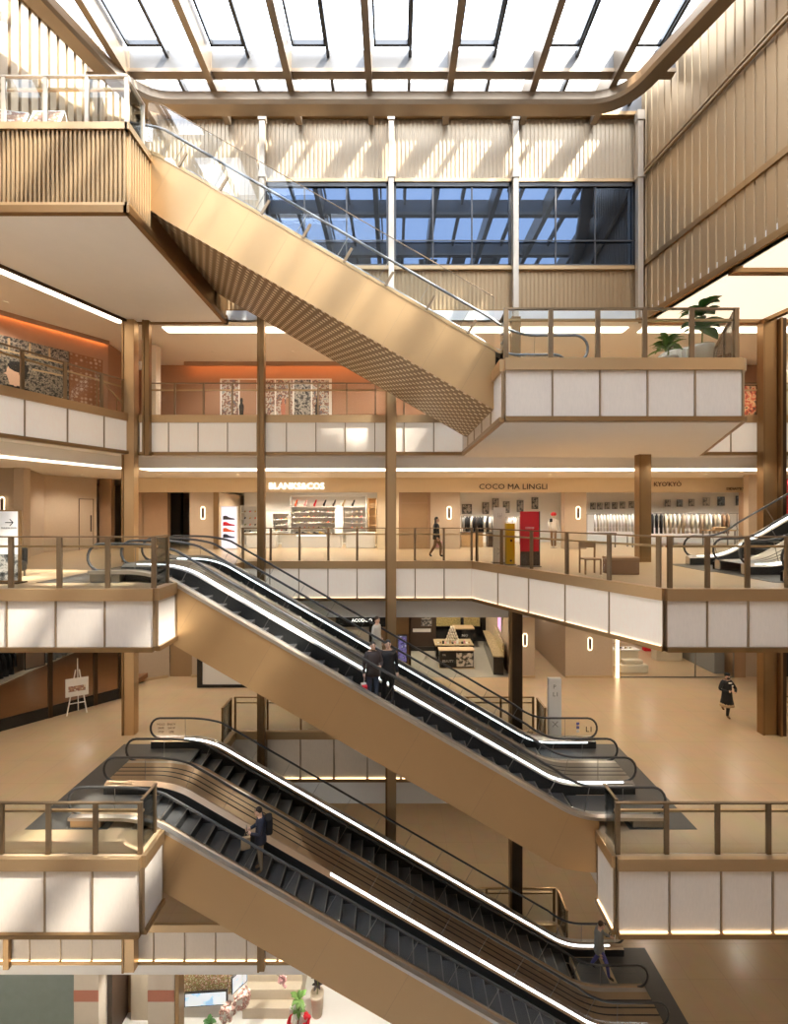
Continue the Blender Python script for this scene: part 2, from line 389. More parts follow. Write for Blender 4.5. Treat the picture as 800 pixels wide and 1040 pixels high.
def along(mb, z0, z1, off0, off1, fx, sgn):
    q = [(fx(16.5),16.5),(fx(-2.5),-2.5)]
    mb.prism([(q[0][0]+sgn*off0,q[0][1]),(q[1][0]+sgn*off0,q[1][1]),(q[1][0]+sgn*off1,q[1][1]),(q[0][0]+sgn*off1,q[0][1])], z0, z1)
mb = MB(); along(mb, 15.2,24,.0,.3,rwx,1); mb.build('wall_core', 'plaster', w)
mb = MB(); along(mb, 17.1,17.28,-.1,.0,rwx,1); mb.build('trim_line', 'gold_dark', w)
mb = MB(); along(mb, 15.12,15.32,-.11,.0,rwx,1); mb.build('bottom_trim', 'gold_dark', w)
mb = MB(); mb.tube([(rwx(16.4)-.12,16.4,20.42),(rwx(-2)-.12,-2,20.42)], .05); mb.tube([(rwx(16.4)-.12,16.4,20.58),(rwx(-2)-.12,-2,20.58)], .035); mb.build('bright_rail', 'gold', w, True)
w = thing('wall_upper_left', 'sunlit pale ribbed wall behind the top balcony', 'wall', kind='structure')
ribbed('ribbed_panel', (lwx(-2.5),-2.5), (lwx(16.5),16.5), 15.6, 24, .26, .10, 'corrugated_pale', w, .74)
mb = MB(); along(mb, 15.2,24,.0,.3,lwx,-1); mb.build('wall_core', 'plaster', w)
mb = MB(); along(mb, 15.0,15.5,-.05,.06,lwx,-1); mb.build('bottom_trim', 'bronze_dark', w)
mb = MB(); along(mb, 18.05,18.35,-.16,.0,lwx,-1); mb.build('trim_line', 'gold', w)
mb = MB(); along(mb, 23.0,23.3,-.2,.0,lwx,-1); mb.build('head_trim', 'bronze', w)

# ---------------------------------------------------------------- skylight
sk = thing('skylight', 'glass roof of long gold beams and clear panes over the atrium', 'skylight', kind='structure')
def yspan(x):   # from the back wall towards the near wall, between the two slanted side walls
    return -2.4, 16.4
BX = [-11.65,-8.85,-6.13,-3.5,-.84,1.9,4.72,7.37,10.0]
for x in BX:
    y0 = -2.4
    if x < -9.3: y1 = min(16.4, 16.5-(-9.55-x)/.395-.3)
    elif x > 9.0: y1 = min(16.4, 16.5-(x-9.2)/.14-.4)
    else: y1 = 16.4
    MB().box(x-.11,x+.11,y0,y1,22.42,23.3).build('roof_beam', 'beam', sk)
for i in range(len(BX)-1):
    xm = (BX[i]+BX[i+1])/2
    y1 = 16.4 if abs(xm) < 8.9 else (12.5 if xm < 0 else 14.)
    MB().box(xm-.05,xm+.05,-2.4,y1,23.12,23.34).build('glazing_bar', 'frame_dark', sk)
for k, y in enumerate((14.65,11.2,7.8,4.4,1.0)):
    a, b = lwx(y)+.15, rwx(y)-.15
    o = MB().box(a,b,y,y+.2,22.72,23.36).build('purlin', 'beam_pale', sk)
    MB().box(a,b,y-.04,y+.24,22.62,22.74).build('purlin_flange', 'beam', o)
    for i in range(len(BX)-1):
        xa = BX[i]+.18
        xb = (BX[i]+BX[i+1])/2-.03
        if xa > a and xb < b:
            mb = MB(); mb.box(xa,xb,y-.34,y-.26,23.2,23.36); mb.box(xa,xa+.07,y-3.0,y-.26,23.2,23.36); mb.box(xb-.07,xb,y-3.0,y-.26,23.2,23.36)
            mb.build('vent_frame', 'frame_dark', sk)
mb = MB(); mb.prism([(lwx(-2.4),-2.4),(rwx(-2.4),-2.4),(rwx(16.4),16.4),(lwx(16.4),16.4)], 23.38, 23.41); mb.build('roof_glass', 'glass_roof', sk)
# unseen white panels added under the glass to break the sun into patches
for i, (xa, xb, ya, yb) in enumerate(((-3.2,-1.4,4.5,7.0),(-.6,.5,4.7,7.0),(1.5,2.6,4.4,6.4),(3.5,4.3,4.6,7.0),(5.2,6.4,4.5,6.6),(2.2,4.5,2.2,4.3),(5.3,6.5,2.3,4.3),(7.6,8.7,2.2,4.3),(9.6,10.8,2.2,4.3))):
    MB().box(xa,xb,ya,yb,23.30,23.33).build('sun_patch_blocker', 'white', sk)
# curved gutter ring
def ring_path():
    L = [(-12.6,2.4),(-9.75,12.2),(-9.2,14.0)]; pts = []
    pts += L
    def bez(a, c, b, n=10): return [((1-t)**2*a[0]+2*t*(1-t)*c[0]+t*t*b[0], (1-t)**2*a[1]+2*t*(1-t)*c[1]+t*t*b[1]) for t in [i/n for i in range(1,n+1)]]
    pts += bez((-9.2,14.0),(-8.8,15.3),(-7.6,15.3))
    pts += [(-4,15.3),(0,15.3),(4,15.3),(6.6,15.3)]
    pts += bez((6.6,15.3),(7.9,15.3),(8.25,14.2))
    pts += [(8.95,12.2),(12.0,2.4)]
    return pts
rp = [Vector((x,y,0)) for x, y in ring_path()]
rings = []
for i, p in enumerate(rp):
    t = (rp[min(i+1,len(rp)-1)]-rp[max(i-1,0)]).normalized(); r = Vector((t.y,-t.x,0))
    rings.append([(q.x,q.y,z) for q, z in ((p+r*.16,22.03),(p+r*.22,22.15),(p+r*.22,22.42),(p-r*.3,22.42),(p-r*.3,22.03))])
mb = MB(); mb.loft(rings); mb.build('gutter_ring', 'beam', sk)
# ---------------------------------------------------------------- luminous ceiling beyond the shaded wall
lc = thing('ceiling_luminous', 'glowing cream stretch ceiling in bronze frames beside the tall ribbed wall', 'ceiling', kind='structure')
ys = [16.3,12.9,9.5,6.1,2.7,-.7]
for i in range(len(ys)-1):
    for (a, b) in ((.35,4.2),(4.45,8.3)):
        y1, y0 = ys[i]-.12, ys[i+1]+.12
        MB().prism([(rwx(y1)+a,y1),(rwx(y1)+b,y1),(rwx(y0)+b,y0),(rwx(y0)+a,y0)], 15.14, 15.2).build('light_panel', 'luminous', lc)
mb = MB()
for y in ys: mb.box(rwx(y)+.1, rwx(y)+8.5, y-.11,y+.11,15.02,15.2)
for a in (4.22,8.32): mb.prism([(rwx(16.4)+a,16.4),(rwx(16.4)+a+.22,16.4),(rwx(-.7)+a+.22,-.7),(rwx(-.7)+a,-.7)], 15.02, 15.2)
mb.build('ceiling_frame', 'gold_dark', lc)

# ---------------------------------------------------------------- columns
def column(x, y, w, d, z0, z1, m, label, lip=True, m2='bronze'):
    t = thing('column', label, 'column', (x,y,0), kind='structure')
    MB().box(-w/2,w/2,-d/2,d/2,z0,z1).build('shaft', m, t, bevel=.01)
    if lip: MB().box(-w/2-.03,-w/2+.04,-d/2-.03,d/2,z0,z1).build('edge_strip', m2, t)
    return t
column(-4.82,16.18,.22,.2,-8.6,15.2,'bronze','slim bronze column crossing the gallery beside the shoe shop')
column(-.1,16.18,.36,.2,-8.6,15.2,'gold','gold column rising beside the slatted grey shutter')
column(4.45,16.18,.42,.24,-8.6,4.7,'bronze_dark','dark bronze column beside the cosmetics shop')
column(4.45,16.18,.3,.2,10.2,15.2,'bronze','bronze column behind the planted balcony rail')
column(-9.62,16.2,.40,.3,-8.6,15.1,'gold','wide gold corner column where the side gallery meets the back gallery')
column(-9.02,16.22,.2,.2,L3-1.5,15.1,'bronze','slim bronze post next to the wide corner column')
column(9.1,16.18,.42,.3,L2,10.2,'gold_dark','square gold column in front of the clothes rails')
column(13.65,16.2,.5,.26,0,15.1,'gold_dark','wide gold column beside the rising escalator')
column(14.05,16.1,.2,.26,0,15.1,'bronze_dark','dark slim post joined to the wide gold column')
for x, lb in ((-4.82,'beside the sloping glass balustrade'),(-.1,'between the first two dark windows'),(4.45,'between the last two dark windows'),(9.0,'in the corner by the shaded ribbed wall')):
    t = thing('column', 'slim pale steel post '+lb, 'column', (x,16.25,0), kind='structure')
    MB().box(-.1,.1,-.1,.1,15.2,22.7).build('shaft', 'post_pale', t, bevel=.01)
    mb = MB(); mb.box(-.13,.13,-.13,.12,22.4,22.75); mb.box(-.13,.13,-.13,.12,20.3,20.5); mb.build('bracket', 'post_pale', t)

# ---------------------------------------------------------------- balcony fronts and guardrails
_pc = {}
def facia(label, p0, p1, zt, zb, n, led=None, m='linen', toph=.27):
    a, b = Vector((*p0,0)), Vector((*p1,0)); L = (b-a).length; ang = math.atan2(b.y-a.y, b.x-a.x)
    t = thing('balcony_front', label, 'balcony front', (p0[0],p0[1],0), ang, kind='structure')
    s = L/n; key = (round(s,4), round(zt,3), round(zb,3), m)
    for i in range(n):
        if key in _pc: o = inst(_pc[key], t)
        else: o = _pc[key] = MB().box(.02,s-.02,-.05,-.002,zb+.05,zt-toph+.01).build('fabric_panel', m, t)
        o.location = (i*s,0,0)
    mb = MB()
    for i in range(n+1): mb.box(max(0,i*s-.014),min(L,i*s+.018),-.075,0,zb+.02,zt-toph)
    mb.build('fin', 'fin_gold', t)
    MB().box(-.0,L,-.11,.0,zt-toph,zt+.01).build('top_trim', 'gold', t)
    MB().box(-.0,L,-.12,.0,zb-.06,zb+.05).build('bottom_trim', 'gold_dark', t)
    if led:
        mb = MB()
        for i in range(n): mb.box(i*s+.05,(i+1)*s-.05,-.085,-.06,zb+.052,zb+.068)
        mb.build('light_strip', led, t)
    return t
def guard(label, p0, p1, z, n, h=1.2, m='rail_top', off=.06, post=.055, lower=True, first=True):
    a, b = Vector((*p0,0)), Vector((*p1,0)); L = (b-a).length; ang = math.atan2(b.y-a.y, b.x-a.x)
    t = thing('guardrail', label, 'guardrail', (p0[0],p0[1],z), ang)
    s = L/n
    po = None
    for i in range(0 if first else 1, n+1):
        if po is None: po = o = MB().box(-post,post,-.03+off,.03+off,.012,h).build('post', m, t, bevel=.006)
        else: o = inst(po, t)
        o.location = (min(max(i*s,post),L-post),0,0)
    g0 = None
    for i in range(n):
        if g0 is None: g0 = o = MB().box(post+.01,s-post-.01,-.006+off,.006+off,.03,h-.03).build('glass_panel', 'glass', t)
        else: o = inst(g0, t)
        o.location = (i*s,0,0)
    MB().box(0,L,-.035+off,.035+off,h,h+.035).build('top_rail', m, t)
    if lower: MB().box(.02,L-.02,off+.05,off+.11,h-.24,h-.19).build('grab_rail', 'gold', t)
    return t
# top balcony front is ribbed metal
t = thing('balcony_front', 'gold ribbed front of the top balcony above its white underside', 'balcony front', kind='structure')
ribbed('ribbed_panel', (-12.,10.39), (-6.26,10.39), L4-1.87, L4-.1, .105, .05, 'corrugated', t)
ribbed('ribbed_panel', (-6.25,10.36), (-6.25,11.3), L4-1.87, L4-.1, .105, .05, 'corrugated', t)
mb = MB(); mb.box(-12.,-6.2,10.3,10.4,L4-.14,L4+.02); mb.box(-6.26,-6.16,10.3,11.28,L4-.14,L4+.02); mb.build('top_trim', 'gold', t)
mb = MB(); mb.box(-12.,-6.2,10.3,10.4,L4-1.93,L4-1.85); mb.box(-6.26,-6.16,10.3,11.28,L4-1.93,L4-1.85); mb.build('lower_trim', 'gold', t)
mb = MB(); mb.box(-12.,-6.2,10.28,10.42,L4-2.1,L4-1.93); mb.box(-6.28,-6.14,10.28,16.4,L4-2.1,L4-1.93); mb.box(-9.5,-6.14,16.28,16.42,L4-2.1,L4-1.8); mb.build('bottom_trim', 'bronze', t)
ribbed('ribbed_panel', (-6.25,15.44), (-6.25,16.4), L4-1.87, L4-.1, .105, .05, 'gold_dark', t)
guard('slim steel guardrail along the top balcony above the gold ribs', (-12.15,10.4), (-6.26,10.4), L4, 6, m='post_pale', post=.045)
guard('short return guardrail at the head of the topmost escalator', (-6.26,10.57), (-6.26,11.2), L4, 1, m='post_pale', post=.03, first=False, lower=False)

facia('pale fabric front of the planted balcony in five panels', (2.59,10.4), (8.13,10.4), L3, L3-1.4, 5)
facia('narrow fabric side of the planted balcony beside the gold escalator', (2.59,16.4), (2.59,10.4), L3, L3-1.4, 5)
facia('slanting fabric side of the planted balcony running back to the gallery', (8.13,10.4), (11.3,16.4), L3, L3-1.4, 6, m='linen_added_glow')
guard('bronze and glass guardrail in front of the potted plants', (2.59,10.4), (8.13,10.4), L3, 5)
guard('glass guardrail on the slanting side behind the potted plants', (8.22,10.62), (11.24,16.3), L3, 5, lower=False)
guard('short guardrail where the top escalator reaches the planted balcony', (2.62,11.2), (2.62,10.57), L3, 1, first=False, lower=False, post=.03)
facia('row of pale fabric panels under the orange-walled gallery', (-9.4,16.4), (2.55,16.4), L3, L3-1.4, 11, m='linen_added_glow')
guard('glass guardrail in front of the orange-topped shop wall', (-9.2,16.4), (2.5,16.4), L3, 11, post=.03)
facia('pale fabric panels beyond the planted balcony', (11.3,16.4), (18.,16.4), L3, L3-1.4, 6, m='linen_added_glow')
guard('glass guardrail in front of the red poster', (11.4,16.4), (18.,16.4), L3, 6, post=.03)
facia('pale fabric panels angling out under the side gallery', (-14.0,5.27), (-9.6,16.4), L3, L3-1.4, 10, m='linen_added_glow')
guard('glass guardrail of the angled side gallery in front of the portrait poster', (-14.0,5.27), (-9.6,16.4), L3, 10, post=.05)

facia('sun-dappled fabric front of the balcony at the head of the middle escalators', (-12.46,10.4), (-5.61,10.4), L2, L2-1.4, 6)
facia('narrow fabric side at the head of the middle escalators', (-5.61,10.4), (-5.61,11.26), L2, L2-1.4, 1)
facia('fabric side of the floor edge behind the middle escalators', (-5.61,15.46), (-5.61,16.4), L2, L2-1.4, 1)
guard('bronze and glass guardrail beside the arrow sign board', (-12.46,10.4), (-5.61,10.4), L2, 6)
guard('short guardrail at the head of the middle escalators', (-5.64,10.57), (-5.64,11.2), L2, 1, first=False, lower=False, post=.03)
facia('row of softly lit fabric panels below the shoe shop', (-5.65,16.4), (2.92,16.4), L2, L2-1.4, 8, led='led_soft', m='linen_added_glow')
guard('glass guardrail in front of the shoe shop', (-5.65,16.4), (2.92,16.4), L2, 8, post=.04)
facia('slanting row of glowing fabric panels below the red stand', (2.92,16.4), (6.35,10.4), L2, L2-1.4, 5, led='led_soft', m='linen_added_glow')
guard('slanting glass guardrail in front of the red and yellow stands', (2.97,16.32), (6.29,10.5), L2, 5)
facia('pale fabric front below the rising escalator', (6.35,10.4), (14.0,10.4), L2, L2-1.4, 8)
guard('bronze and glass guardrail in front of the rising escalator', (6.45,10.4), (14.0,10.4), L2, 8)

facia('sun-patched fabric front at the head of the lowest escalators', (-12.59,10.4), (-5.93,10.4), L1, L1-1.78, 6)
facia('narrow fabric side at the head of the lowest escalators', (-5.93,10.4), (-5.93,11.26), L1, L1-1.78, 1)
facia('fabric side of the floor edge behind the lowest escalators', (-5.93,15.46), (-5.93,16.4), L1, L1-1.4, 1)
guard('bronze guardrail beside the dark plate of the lowest escalators', (-12.59,10.4), (-5.93,10.4), L1, 6)
guard('short slanting-looking rail at the head of the lowest escalators', (-5.96,10.57), (-5.96,11.2), L1, 1, first=False, lower=False, post=.03)
facia('row of glowing fabric panels below the slim bronze column', (-5.93,16.4), (5.2,16.4), L1, L1-1.78, 9, led='led_warm')
guard('guardrail along the far edge of the ground floor opening', (-5.93,16.4), (5.2,16.4), L1, 9, m='bronze', post=.035)
guard('guardrail return at the corner beside the lowest escalator heads', (-5.95,15.5), (-5.95,16.38), L1, 1, m='bronze', post=.035, lower=False)
facia('fabric side of the floor edge at the foot of the middle escalators', (5.2,16.4), (5.2,15.46), L1, L1-1.4, 1)
guard('guardrail return beside the slim white direction totem', (5.23,16.38), (5.23,15.5), L1, 1, m='bronze', post=.035, lower=False)
facia('fabric front lit along its foot, at the landing of the middle escalators', (5.22,10.4), (14.86,10.4), L1, L1-1.78, 8, led='led_warm')
facia('narrow lit fabric side at the landing of the middle escalators', (5.22,11.26), (5.22,10.4), L1, L1-1.78, 1, led='led_warm')
guard('bronze guardrail in front of the dark landing plate of the middle escalators', (5.22,10.4), (14.86,10.4), L1, 8)
guard('short rail at the landing of the middle escalators', (5.25,11.2), (5.25,10.57), L1, 1, first=False, lower=False, post=.03)
guard('glass guardrail by the wide column at the edge of the plaza', (14.5,16.8), (15.9,12.6), L1, 3, m='bronze', post=.04)

facia('lowest row of fabric panels with a glowing foot', (-18.,16.4), (5.98,16.4), B1, B1-1.4, 21, led='led_warm')
guard('guardrail on the far edge of the lower storey behind the lowest escalators', (-5.5,16.4), (5.98,16.4), B1, 9, m='gold_dark', post=.04)
guard('guardrail return of the lower storey beside the lowest landing', (6.0,16.38), (6.0,15.5), B1, 1, m='gold_dark', post=.04, lower=False)
facia('fabric front edge of the lower storey floor at the lowest landing', (5.98,11.26), (5.98,5.2), B1, B1-1.4, 5)
# bronze hangers under the ground floor edge
for k, x in enumerate((-14.2,-9.55)):
    t = tag(MB().box(x-.1,x+.1,16.2,16.34,B1-1.55,L1-1.5).build('column', 'gold_dark'), ['gold hanger post at the very edge of the lit lowest panels','gold hanger post in front of the lit lowest panels'][k], 'column', kind='structure')

# cove light strips
def strip(name, poly, z, m, label):
    return struct(MB().prism(poly, z-.03, z+.0).build(name, m), label, 'cove light')
strip('trim_1', [(-8.9,17.0),(-.1,17.0),(9.,17.0),(9.,17.5),(-8.9,17.5)], 15.2, 'led_cove', 'glowing cove strip over the orange-topped gallery wall')
strip('trim_2', [(-9.9,16.6-.0),(-14.6,4.7),(-15.0,4.7),(-10.35,16.6)], 15.2, 'led_cove', 'glowing cove strip over the angled side gallery')
strip('trim_3', [(-9.9,17.25),(22,17.25),(22,18.0),(-9.9,18.0)], 9.79, 'led_cove', 'glowing cove strip in front of the lit shop signs')
strip('trim_4', [(-10.25,17.1),(-15.3,4.3),(-15.9,4.3),(-10.8,17.1)], 9.79, 'led_cove', 'glowing cove strip over the arrow sign board')
strip('trim_5', [(9.6,17.0),(22,17.0),(22,17.5),(9.6,17.5)], 15.2, 'led_cove', 'glowing cove strip over the red poster')
# ================================================================ escalators
def smooth_path(pts, R):
    """round the inner corners of an x-z polyline with arcs"""
    out = [pts[0]]
    for i in range(1, len(pts)-1):
        p = Vector(pts[i]); a = (Vector(pts[i-1])-p).normalized(); b = (Vector(pts[i+1])-p).normalized()
        th = PI-a.angle(b); t = R*math.tan(th/2)
        A, B = p+a*t, p+b*t
        for k in range(9):
            u = k/8; out.append(tuple(A*(1-u)**2+p*2*u*(1-u)+B*u*u))
    out.append(pts[-1]); return out
class Path:
    def __init__(s, pts): s.p = pts
    def z(s, x):
        p = s.p
        for i in range(len(p)-1):
            if p[i][0] <= x <= p[i+1][0]: u = (x-p[i][0])/(p[i+1][0]-p[i][0]); return p[i][1]+(p[i+1][1]-p[i][1])*u
        return p[0][1] if x < p[0][0] else p[-1][1]
    def nz(s, x):
        e = .15; sl = (s.z(x+e)-s.z(x-e))/(2*e); return math.sqrt(1+sl*sl)
    def off(s, h, xa=None, xb=None):
        xa = s.p[0][0] if xa is None else xa; xb = s.p[-1][0] if xb is None else xb
        xs = sorted({xa, xb} | {q[0] for q in s.p if xa < q[0] < xb})
        return [(x, s.z(x)+h*s.nz(x)) for x in xs]
_cache = {}
def escalator(label, xs, zs, ends, y0, clad=None, soff=None, led=(None,None), group=None, hr='handrail', deckm='steel', gap=0., brackets=False, seam=1.0, plates=(), glassm='glass', prune=False, outer='steel', ledh=None):
    """xs: x of the two bends, zs: floor heights there, ends: x of the two newel ends, y0: near edge, 1.7 m deep"""
    t = thing('escalator', label, 'escalator', (0,0,0), 0, group)
    P = Path(smooth_path([(ends[0],zs[0]),(xs[0],zs[0]),(xs[1],zs[1]),(ends[1],zs[1])], 2.4))
    yn, yf, y1 = y0+.15, y0+1.55, y0+1.7
    X0, X1 = ends
    def st(mb, h0, ya, h1, yb, xa=None, xb=None):
        A = [(x,ya,z) for x, z in P.off(h0,xa,xb)]; B = [(x,yb,z) for x, z in P.off(h1,xa,xb)]; mb.strip(A, B)
    a, b = X0+.1, X1-.1
    # skirts
    for y, s in ((yn,1),(yf,-1)):
        mb = MB(); st(mb,-.25,y+s*.16,.24,y+s*.16,a,b); mb.build('skirt', 'skirt', t)
        mb = MB(); st(mb,.24,y+s*.16,.33,y+s*.03,a,b); st(mb,.33,y+s*.03,.31,y-s*.03,a,b); mb.build('inner_deck', deckm, t)
    mb = MB(); st(mb,.31,yn-.03,.3,y0-.01,a,b); st(mb,.3,y0-.01,.22,y0-.012,a,b); mb.build('outer_deck', outer, t)
    mb = MB(); st(mb,.31,yf+.03,.31,y1+gap,a,b)
    if gap:
        mb.build('gap_cover', deckm, t)
        for q in (.16,.42,.68):
            mb = MB(); st(mb,.312,y1+gap*q-.02,.316,y1+gap*q+.02,a,b); mb.build('cover_seam', 'skirt', t)
    else: mb.build('outer_deck', 'steel', t)
    if led[0] is not None or led[1] is not None:
        mb = MB()
        if ledh is None: st(mb,.288,yf-.112,.32,yf-.056,led[0],led[1])
        else: st(mb,ledh,yf-.165,ledh+.04,yf-.167,led[0],led[1])
        pass; mb.build('light_strip', 'led_white', t)
    # glass balustrades and handrails
    r = .325; hb, ht = .31, .96
    for y in (yn, yf):
        xa, xb = X0+r, X1-r
        bot, top = P.off(hb,xa,xb), P.off(ht,xa,xb)
        L, Rr = [], []
        for k in range(6):
            q = PI/2*k/6
            L.append((xa-r*math.cos(q), .5*(hb+ht)-.5*(ht-hb)*math.sin(q), .5*(hb+ht)+.5*(ht-hb)*math.sin(q)))
        lb = [(x, zs[0]+u) for x, u, w in L]; lt = [(x, zs[0]+w) for x, u, w in L]
        rb = [(X1-r+(xa-x), zs[1]+u) for x, u, w in reversed(L)]; rt = [(X1-r+(xa-x), zs[1]+w) for x, u, w in reversed(L)]
        BT, TP = lb+bot+rb, lt+top+rt
        mb = MB(); mb.strip([(x,y,z) for x,z in BT], [(x,y,z) for x,z in TP])
        o = mb.build('balustrade_glass', glassm, t)
        pts = []
        for k in range(9):
            q = -PI/2+PI*k/9; pts.append((xa-r*math.cos(q), y, zs[0]+.5*(hb+ht)+(.5*(ht-hb)+.02)*math.sin(q)))
        pts += [(x,y,z) for x, z in P.off(ht+.02,xa,xb)]
        for k in range(1,10):
            q = PI/2-PI*k/9; pts.append((xb+r*math.cos(q), y, zs[1]+.5*(hb+ht)+(.5*(ht-hb)+.02)*math.sin(q)))
        MB().tube(pts, [(.036,.026)]*len(pts), 8, ref=(0,1,0)).build('handrail', hr, t, True)
        # joints between glass sheets
        x = X0+1.2
        while x < min(X1-1., 16 if prune else 99):
            s = (P.z(x+.1)-P.z(x-.1))/.2
            if 'joint' not in _cache: j = _cache['joint'] = MB().box(-.004,.004,-.009,.009,.325,.945).build('glass_joint', 'steel_dark', t)
            else: j = inst(_cache['joint'], t)
            j.location = (x,y,P.z(x)); j.rotation_euler = (0,-math.atan(s),0)
            x += 1.05
        if brackets:
            for ys_ in ((y0-.02,) if y == yn else ()):
                x = -5.6
                while x < 2.4:
                    s = (P.z(x+.1)-P.z(x-.1))/.2
                    if 'clamp' not in _cache: j = _cache['clamp'] = MB().box(-.032,.032,-.016,.016,.26,.66).build('glass_clamp', 'rail_top', t)
                    else: j = inst(_cache['clamp'], t)
                    j.location = (x,ys_,P.z(x)); j.rotation_euler = (0,-math.atan(s),0); x += 1.05
                mb = MB(); st(mb,.22,ys_,1.40,ys_,-6.25,2.55); mb.build('screen_glass', 'glass_top', t)
                mb = MB(); mb.tube([(x,ys_,z) for x, z in P.off(1.41,-6.25,2.55)], .011, 5, ref=(0,1,0)); mb.build('screen_edge', 'rail_top', t, True)
    # steps: one object each
    desc = zs[1] < zs[0]
    key = 'step_d' if desc else 'step_u'
    run = xs[1]-xs[0]; n = int(run/.4)+1
    if key not in _cache:
        s = 1 if desc else -1
        mb = MB(); mb.box(min(0,-s*.41),max(0,-s*.41),-.03,1.05,-.03,0); mb.cur = 1
        mb.box(min(0,-s*.03),max(0,-s*.03),-.02,1.04,-.26,-.03); mb.cur = 2
        mb.box(min(-s*.004,-s*.035),max(-s*.004,-s*.035),-.03,1.05,-.001,.004); mb.cur = 0
        _cache[key] = mb
        me_o = _cache[key].build('step', ['step','riser','steel_dark'], t); _cache[key] = me_o; first = me_o
    else: first = inst(_cache[key], t)
    for i in range(n):
        x = xs[0]+.2+i*.4 if desc else xs[0]-.2+i*.4
        if x > xs[1]+.3: break
        if prune and x > 15.5: break
        z = P.z(x) if desc else P.z(x)
        o = first if i == 0 else inst(first, t)
        o.location = (x, y0+.35, z)
    MB().box(X0+1.0,xs[0]-.15,y0+.35,y0+1.35,zs[0]-.05,zs[0]+.012).build('comb_plate', 'step', t)
    MB().box(xs[1]+.2,X1-1.0,y0+.35,y0+1.35,zs[1]-.05,zs[1]+.012).build('comb_plate', 'step', t)
    mb = MB(); st(mb,-.3,y0+.3,-.3,y0+1.4,a,b); mb.build('step_track', 'dark', t)
    # newel skirt blocks at both ends
    for xa, xb, z in ((X0+.12,X0+.9,zs[0]),(X1-.9,X1-.12,zs[1])):
        for y in (yn, yf):
            MB().box(xa,xb,y-.12,y+.12,z+.008,z+.30).build('newel_base', deckm, t, bevel=.03)
    if clad:
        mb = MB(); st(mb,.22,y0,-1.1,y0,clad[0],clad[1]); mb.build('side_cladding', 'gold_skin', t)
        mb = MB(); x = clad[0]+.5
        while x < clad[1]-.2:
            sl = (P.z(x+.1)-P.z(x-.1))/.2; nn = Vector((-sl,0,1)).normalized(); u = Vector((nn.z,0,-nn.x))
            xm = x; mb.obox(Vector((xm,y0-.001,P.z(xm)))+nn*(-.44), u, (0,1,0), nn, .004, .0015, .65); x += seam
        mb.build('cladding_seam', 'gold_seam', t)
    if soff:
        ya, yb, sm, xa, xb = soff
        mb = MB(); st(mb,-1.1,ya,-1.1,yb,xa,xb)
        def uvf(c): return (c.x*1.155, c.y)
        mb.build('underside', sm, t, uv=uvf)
    for (xa, xb, ya, yb, z) in plates:
        MB().box(xa,xb,ya,yb,z+.001,z+.01).build('landing_plate', 'plate', t)
    return t, P
Y2 = 13.74
TOPX, TOPZ, TOPE = (-6.46,3.03), (L4,L3), (-8.1,5.0)
GT = 'topmost escalator pair'
escalator('topmost gold escalator with clear glass sides, the nearer of its pair', TOPX, TOPZ, TOPE, DN, (-6.26,2.58), (DN,13.36,'perforated',-6.26,2.58), hr='handrail_top', gap=.76, brackets=True, seam=1.0, glassm='glass_top', outer='gold_skin')
escalator('topmost escalator behind its gold twin, with dotted metal underside', TOPX, TOPZ, TOPE, Y2, None, (13.36,DX,'perforated',-6.26,2.58), hr='handrail_top', glassm='glass_top', outer='gold_skin')
MIDX, MIDZ, MIDE = (-6.17,4.70), (L2,L1), (-7.9,7.0)
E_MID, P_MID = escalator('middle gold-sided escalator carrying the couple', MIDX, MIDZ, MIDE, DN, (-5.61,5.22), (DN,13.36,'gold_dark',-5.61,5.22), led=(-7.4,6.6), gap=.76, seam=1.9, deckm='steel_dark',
    plates=[(-9.1,-7.0,DN,13.36,L2),(6.0,7.72,DN,13.36,L1)])
E_MIDF, _ = escalator('middle escalator behind the couple, carrying the person in a white coat', MIDX, MIDZ, MIDE, Y2, None, (13.36,DX,'gold_dark',-5.61,5.22), led=(-7.4,6.6), ledh=.20, deckm='steel_dark',
    plates=[(-9.1,-7.0,13.36,DX,L2),(6.0,7.72,13.36,DX,L1)])
LOWX, LOWZ, LOWE = (-6.45,5.85), (L1,B1), (-8.4,7.95)
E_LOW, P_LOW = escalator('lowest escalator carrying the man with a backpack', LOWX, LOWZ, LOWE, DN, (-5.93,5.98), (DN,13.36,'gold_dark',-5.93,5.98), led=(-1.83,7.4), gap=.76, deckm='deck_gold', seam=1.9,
    plates=[(-9.4,-7.3,DN,13.36,L1),(7.2,8.73,DN,13.36,B1)])
E_LOWF, _ = escalator('lowest escalator at the far side of its pair, mostly empty', LOWX, LOWZ, LOWE, Y2, None, (13.36,DX,'gold_dark',-5.93,5.98), led=(-7.2,7.4), deckm='deck_gold',
    plates=[(-9.4,-7.3,13.36,DX,L1),(7.2,8.73,13.36,DX,B1)])
UPX, UPZ, UPE = (11.3,20.6), (L2,L3), (10.0,22.0)
escalator('rising escalator at the picture edge, nearer of its pair', UPX, UPZ, UPE, DN, (12.0,18), (DN,13.36,'gold_dark',12.0,18), led=(10.4,18), gap=.76, prune=True, plates=[(9.7,11.0,DN,13.36,L2)])
escalator('rising escalator behind its twin, in front of the red wall panel', UPX, UPZ, UPE, Y2, None, None, led=(10.4,18), prune=True, plates=[(9.5,11.0,13.36,DX,L2)])

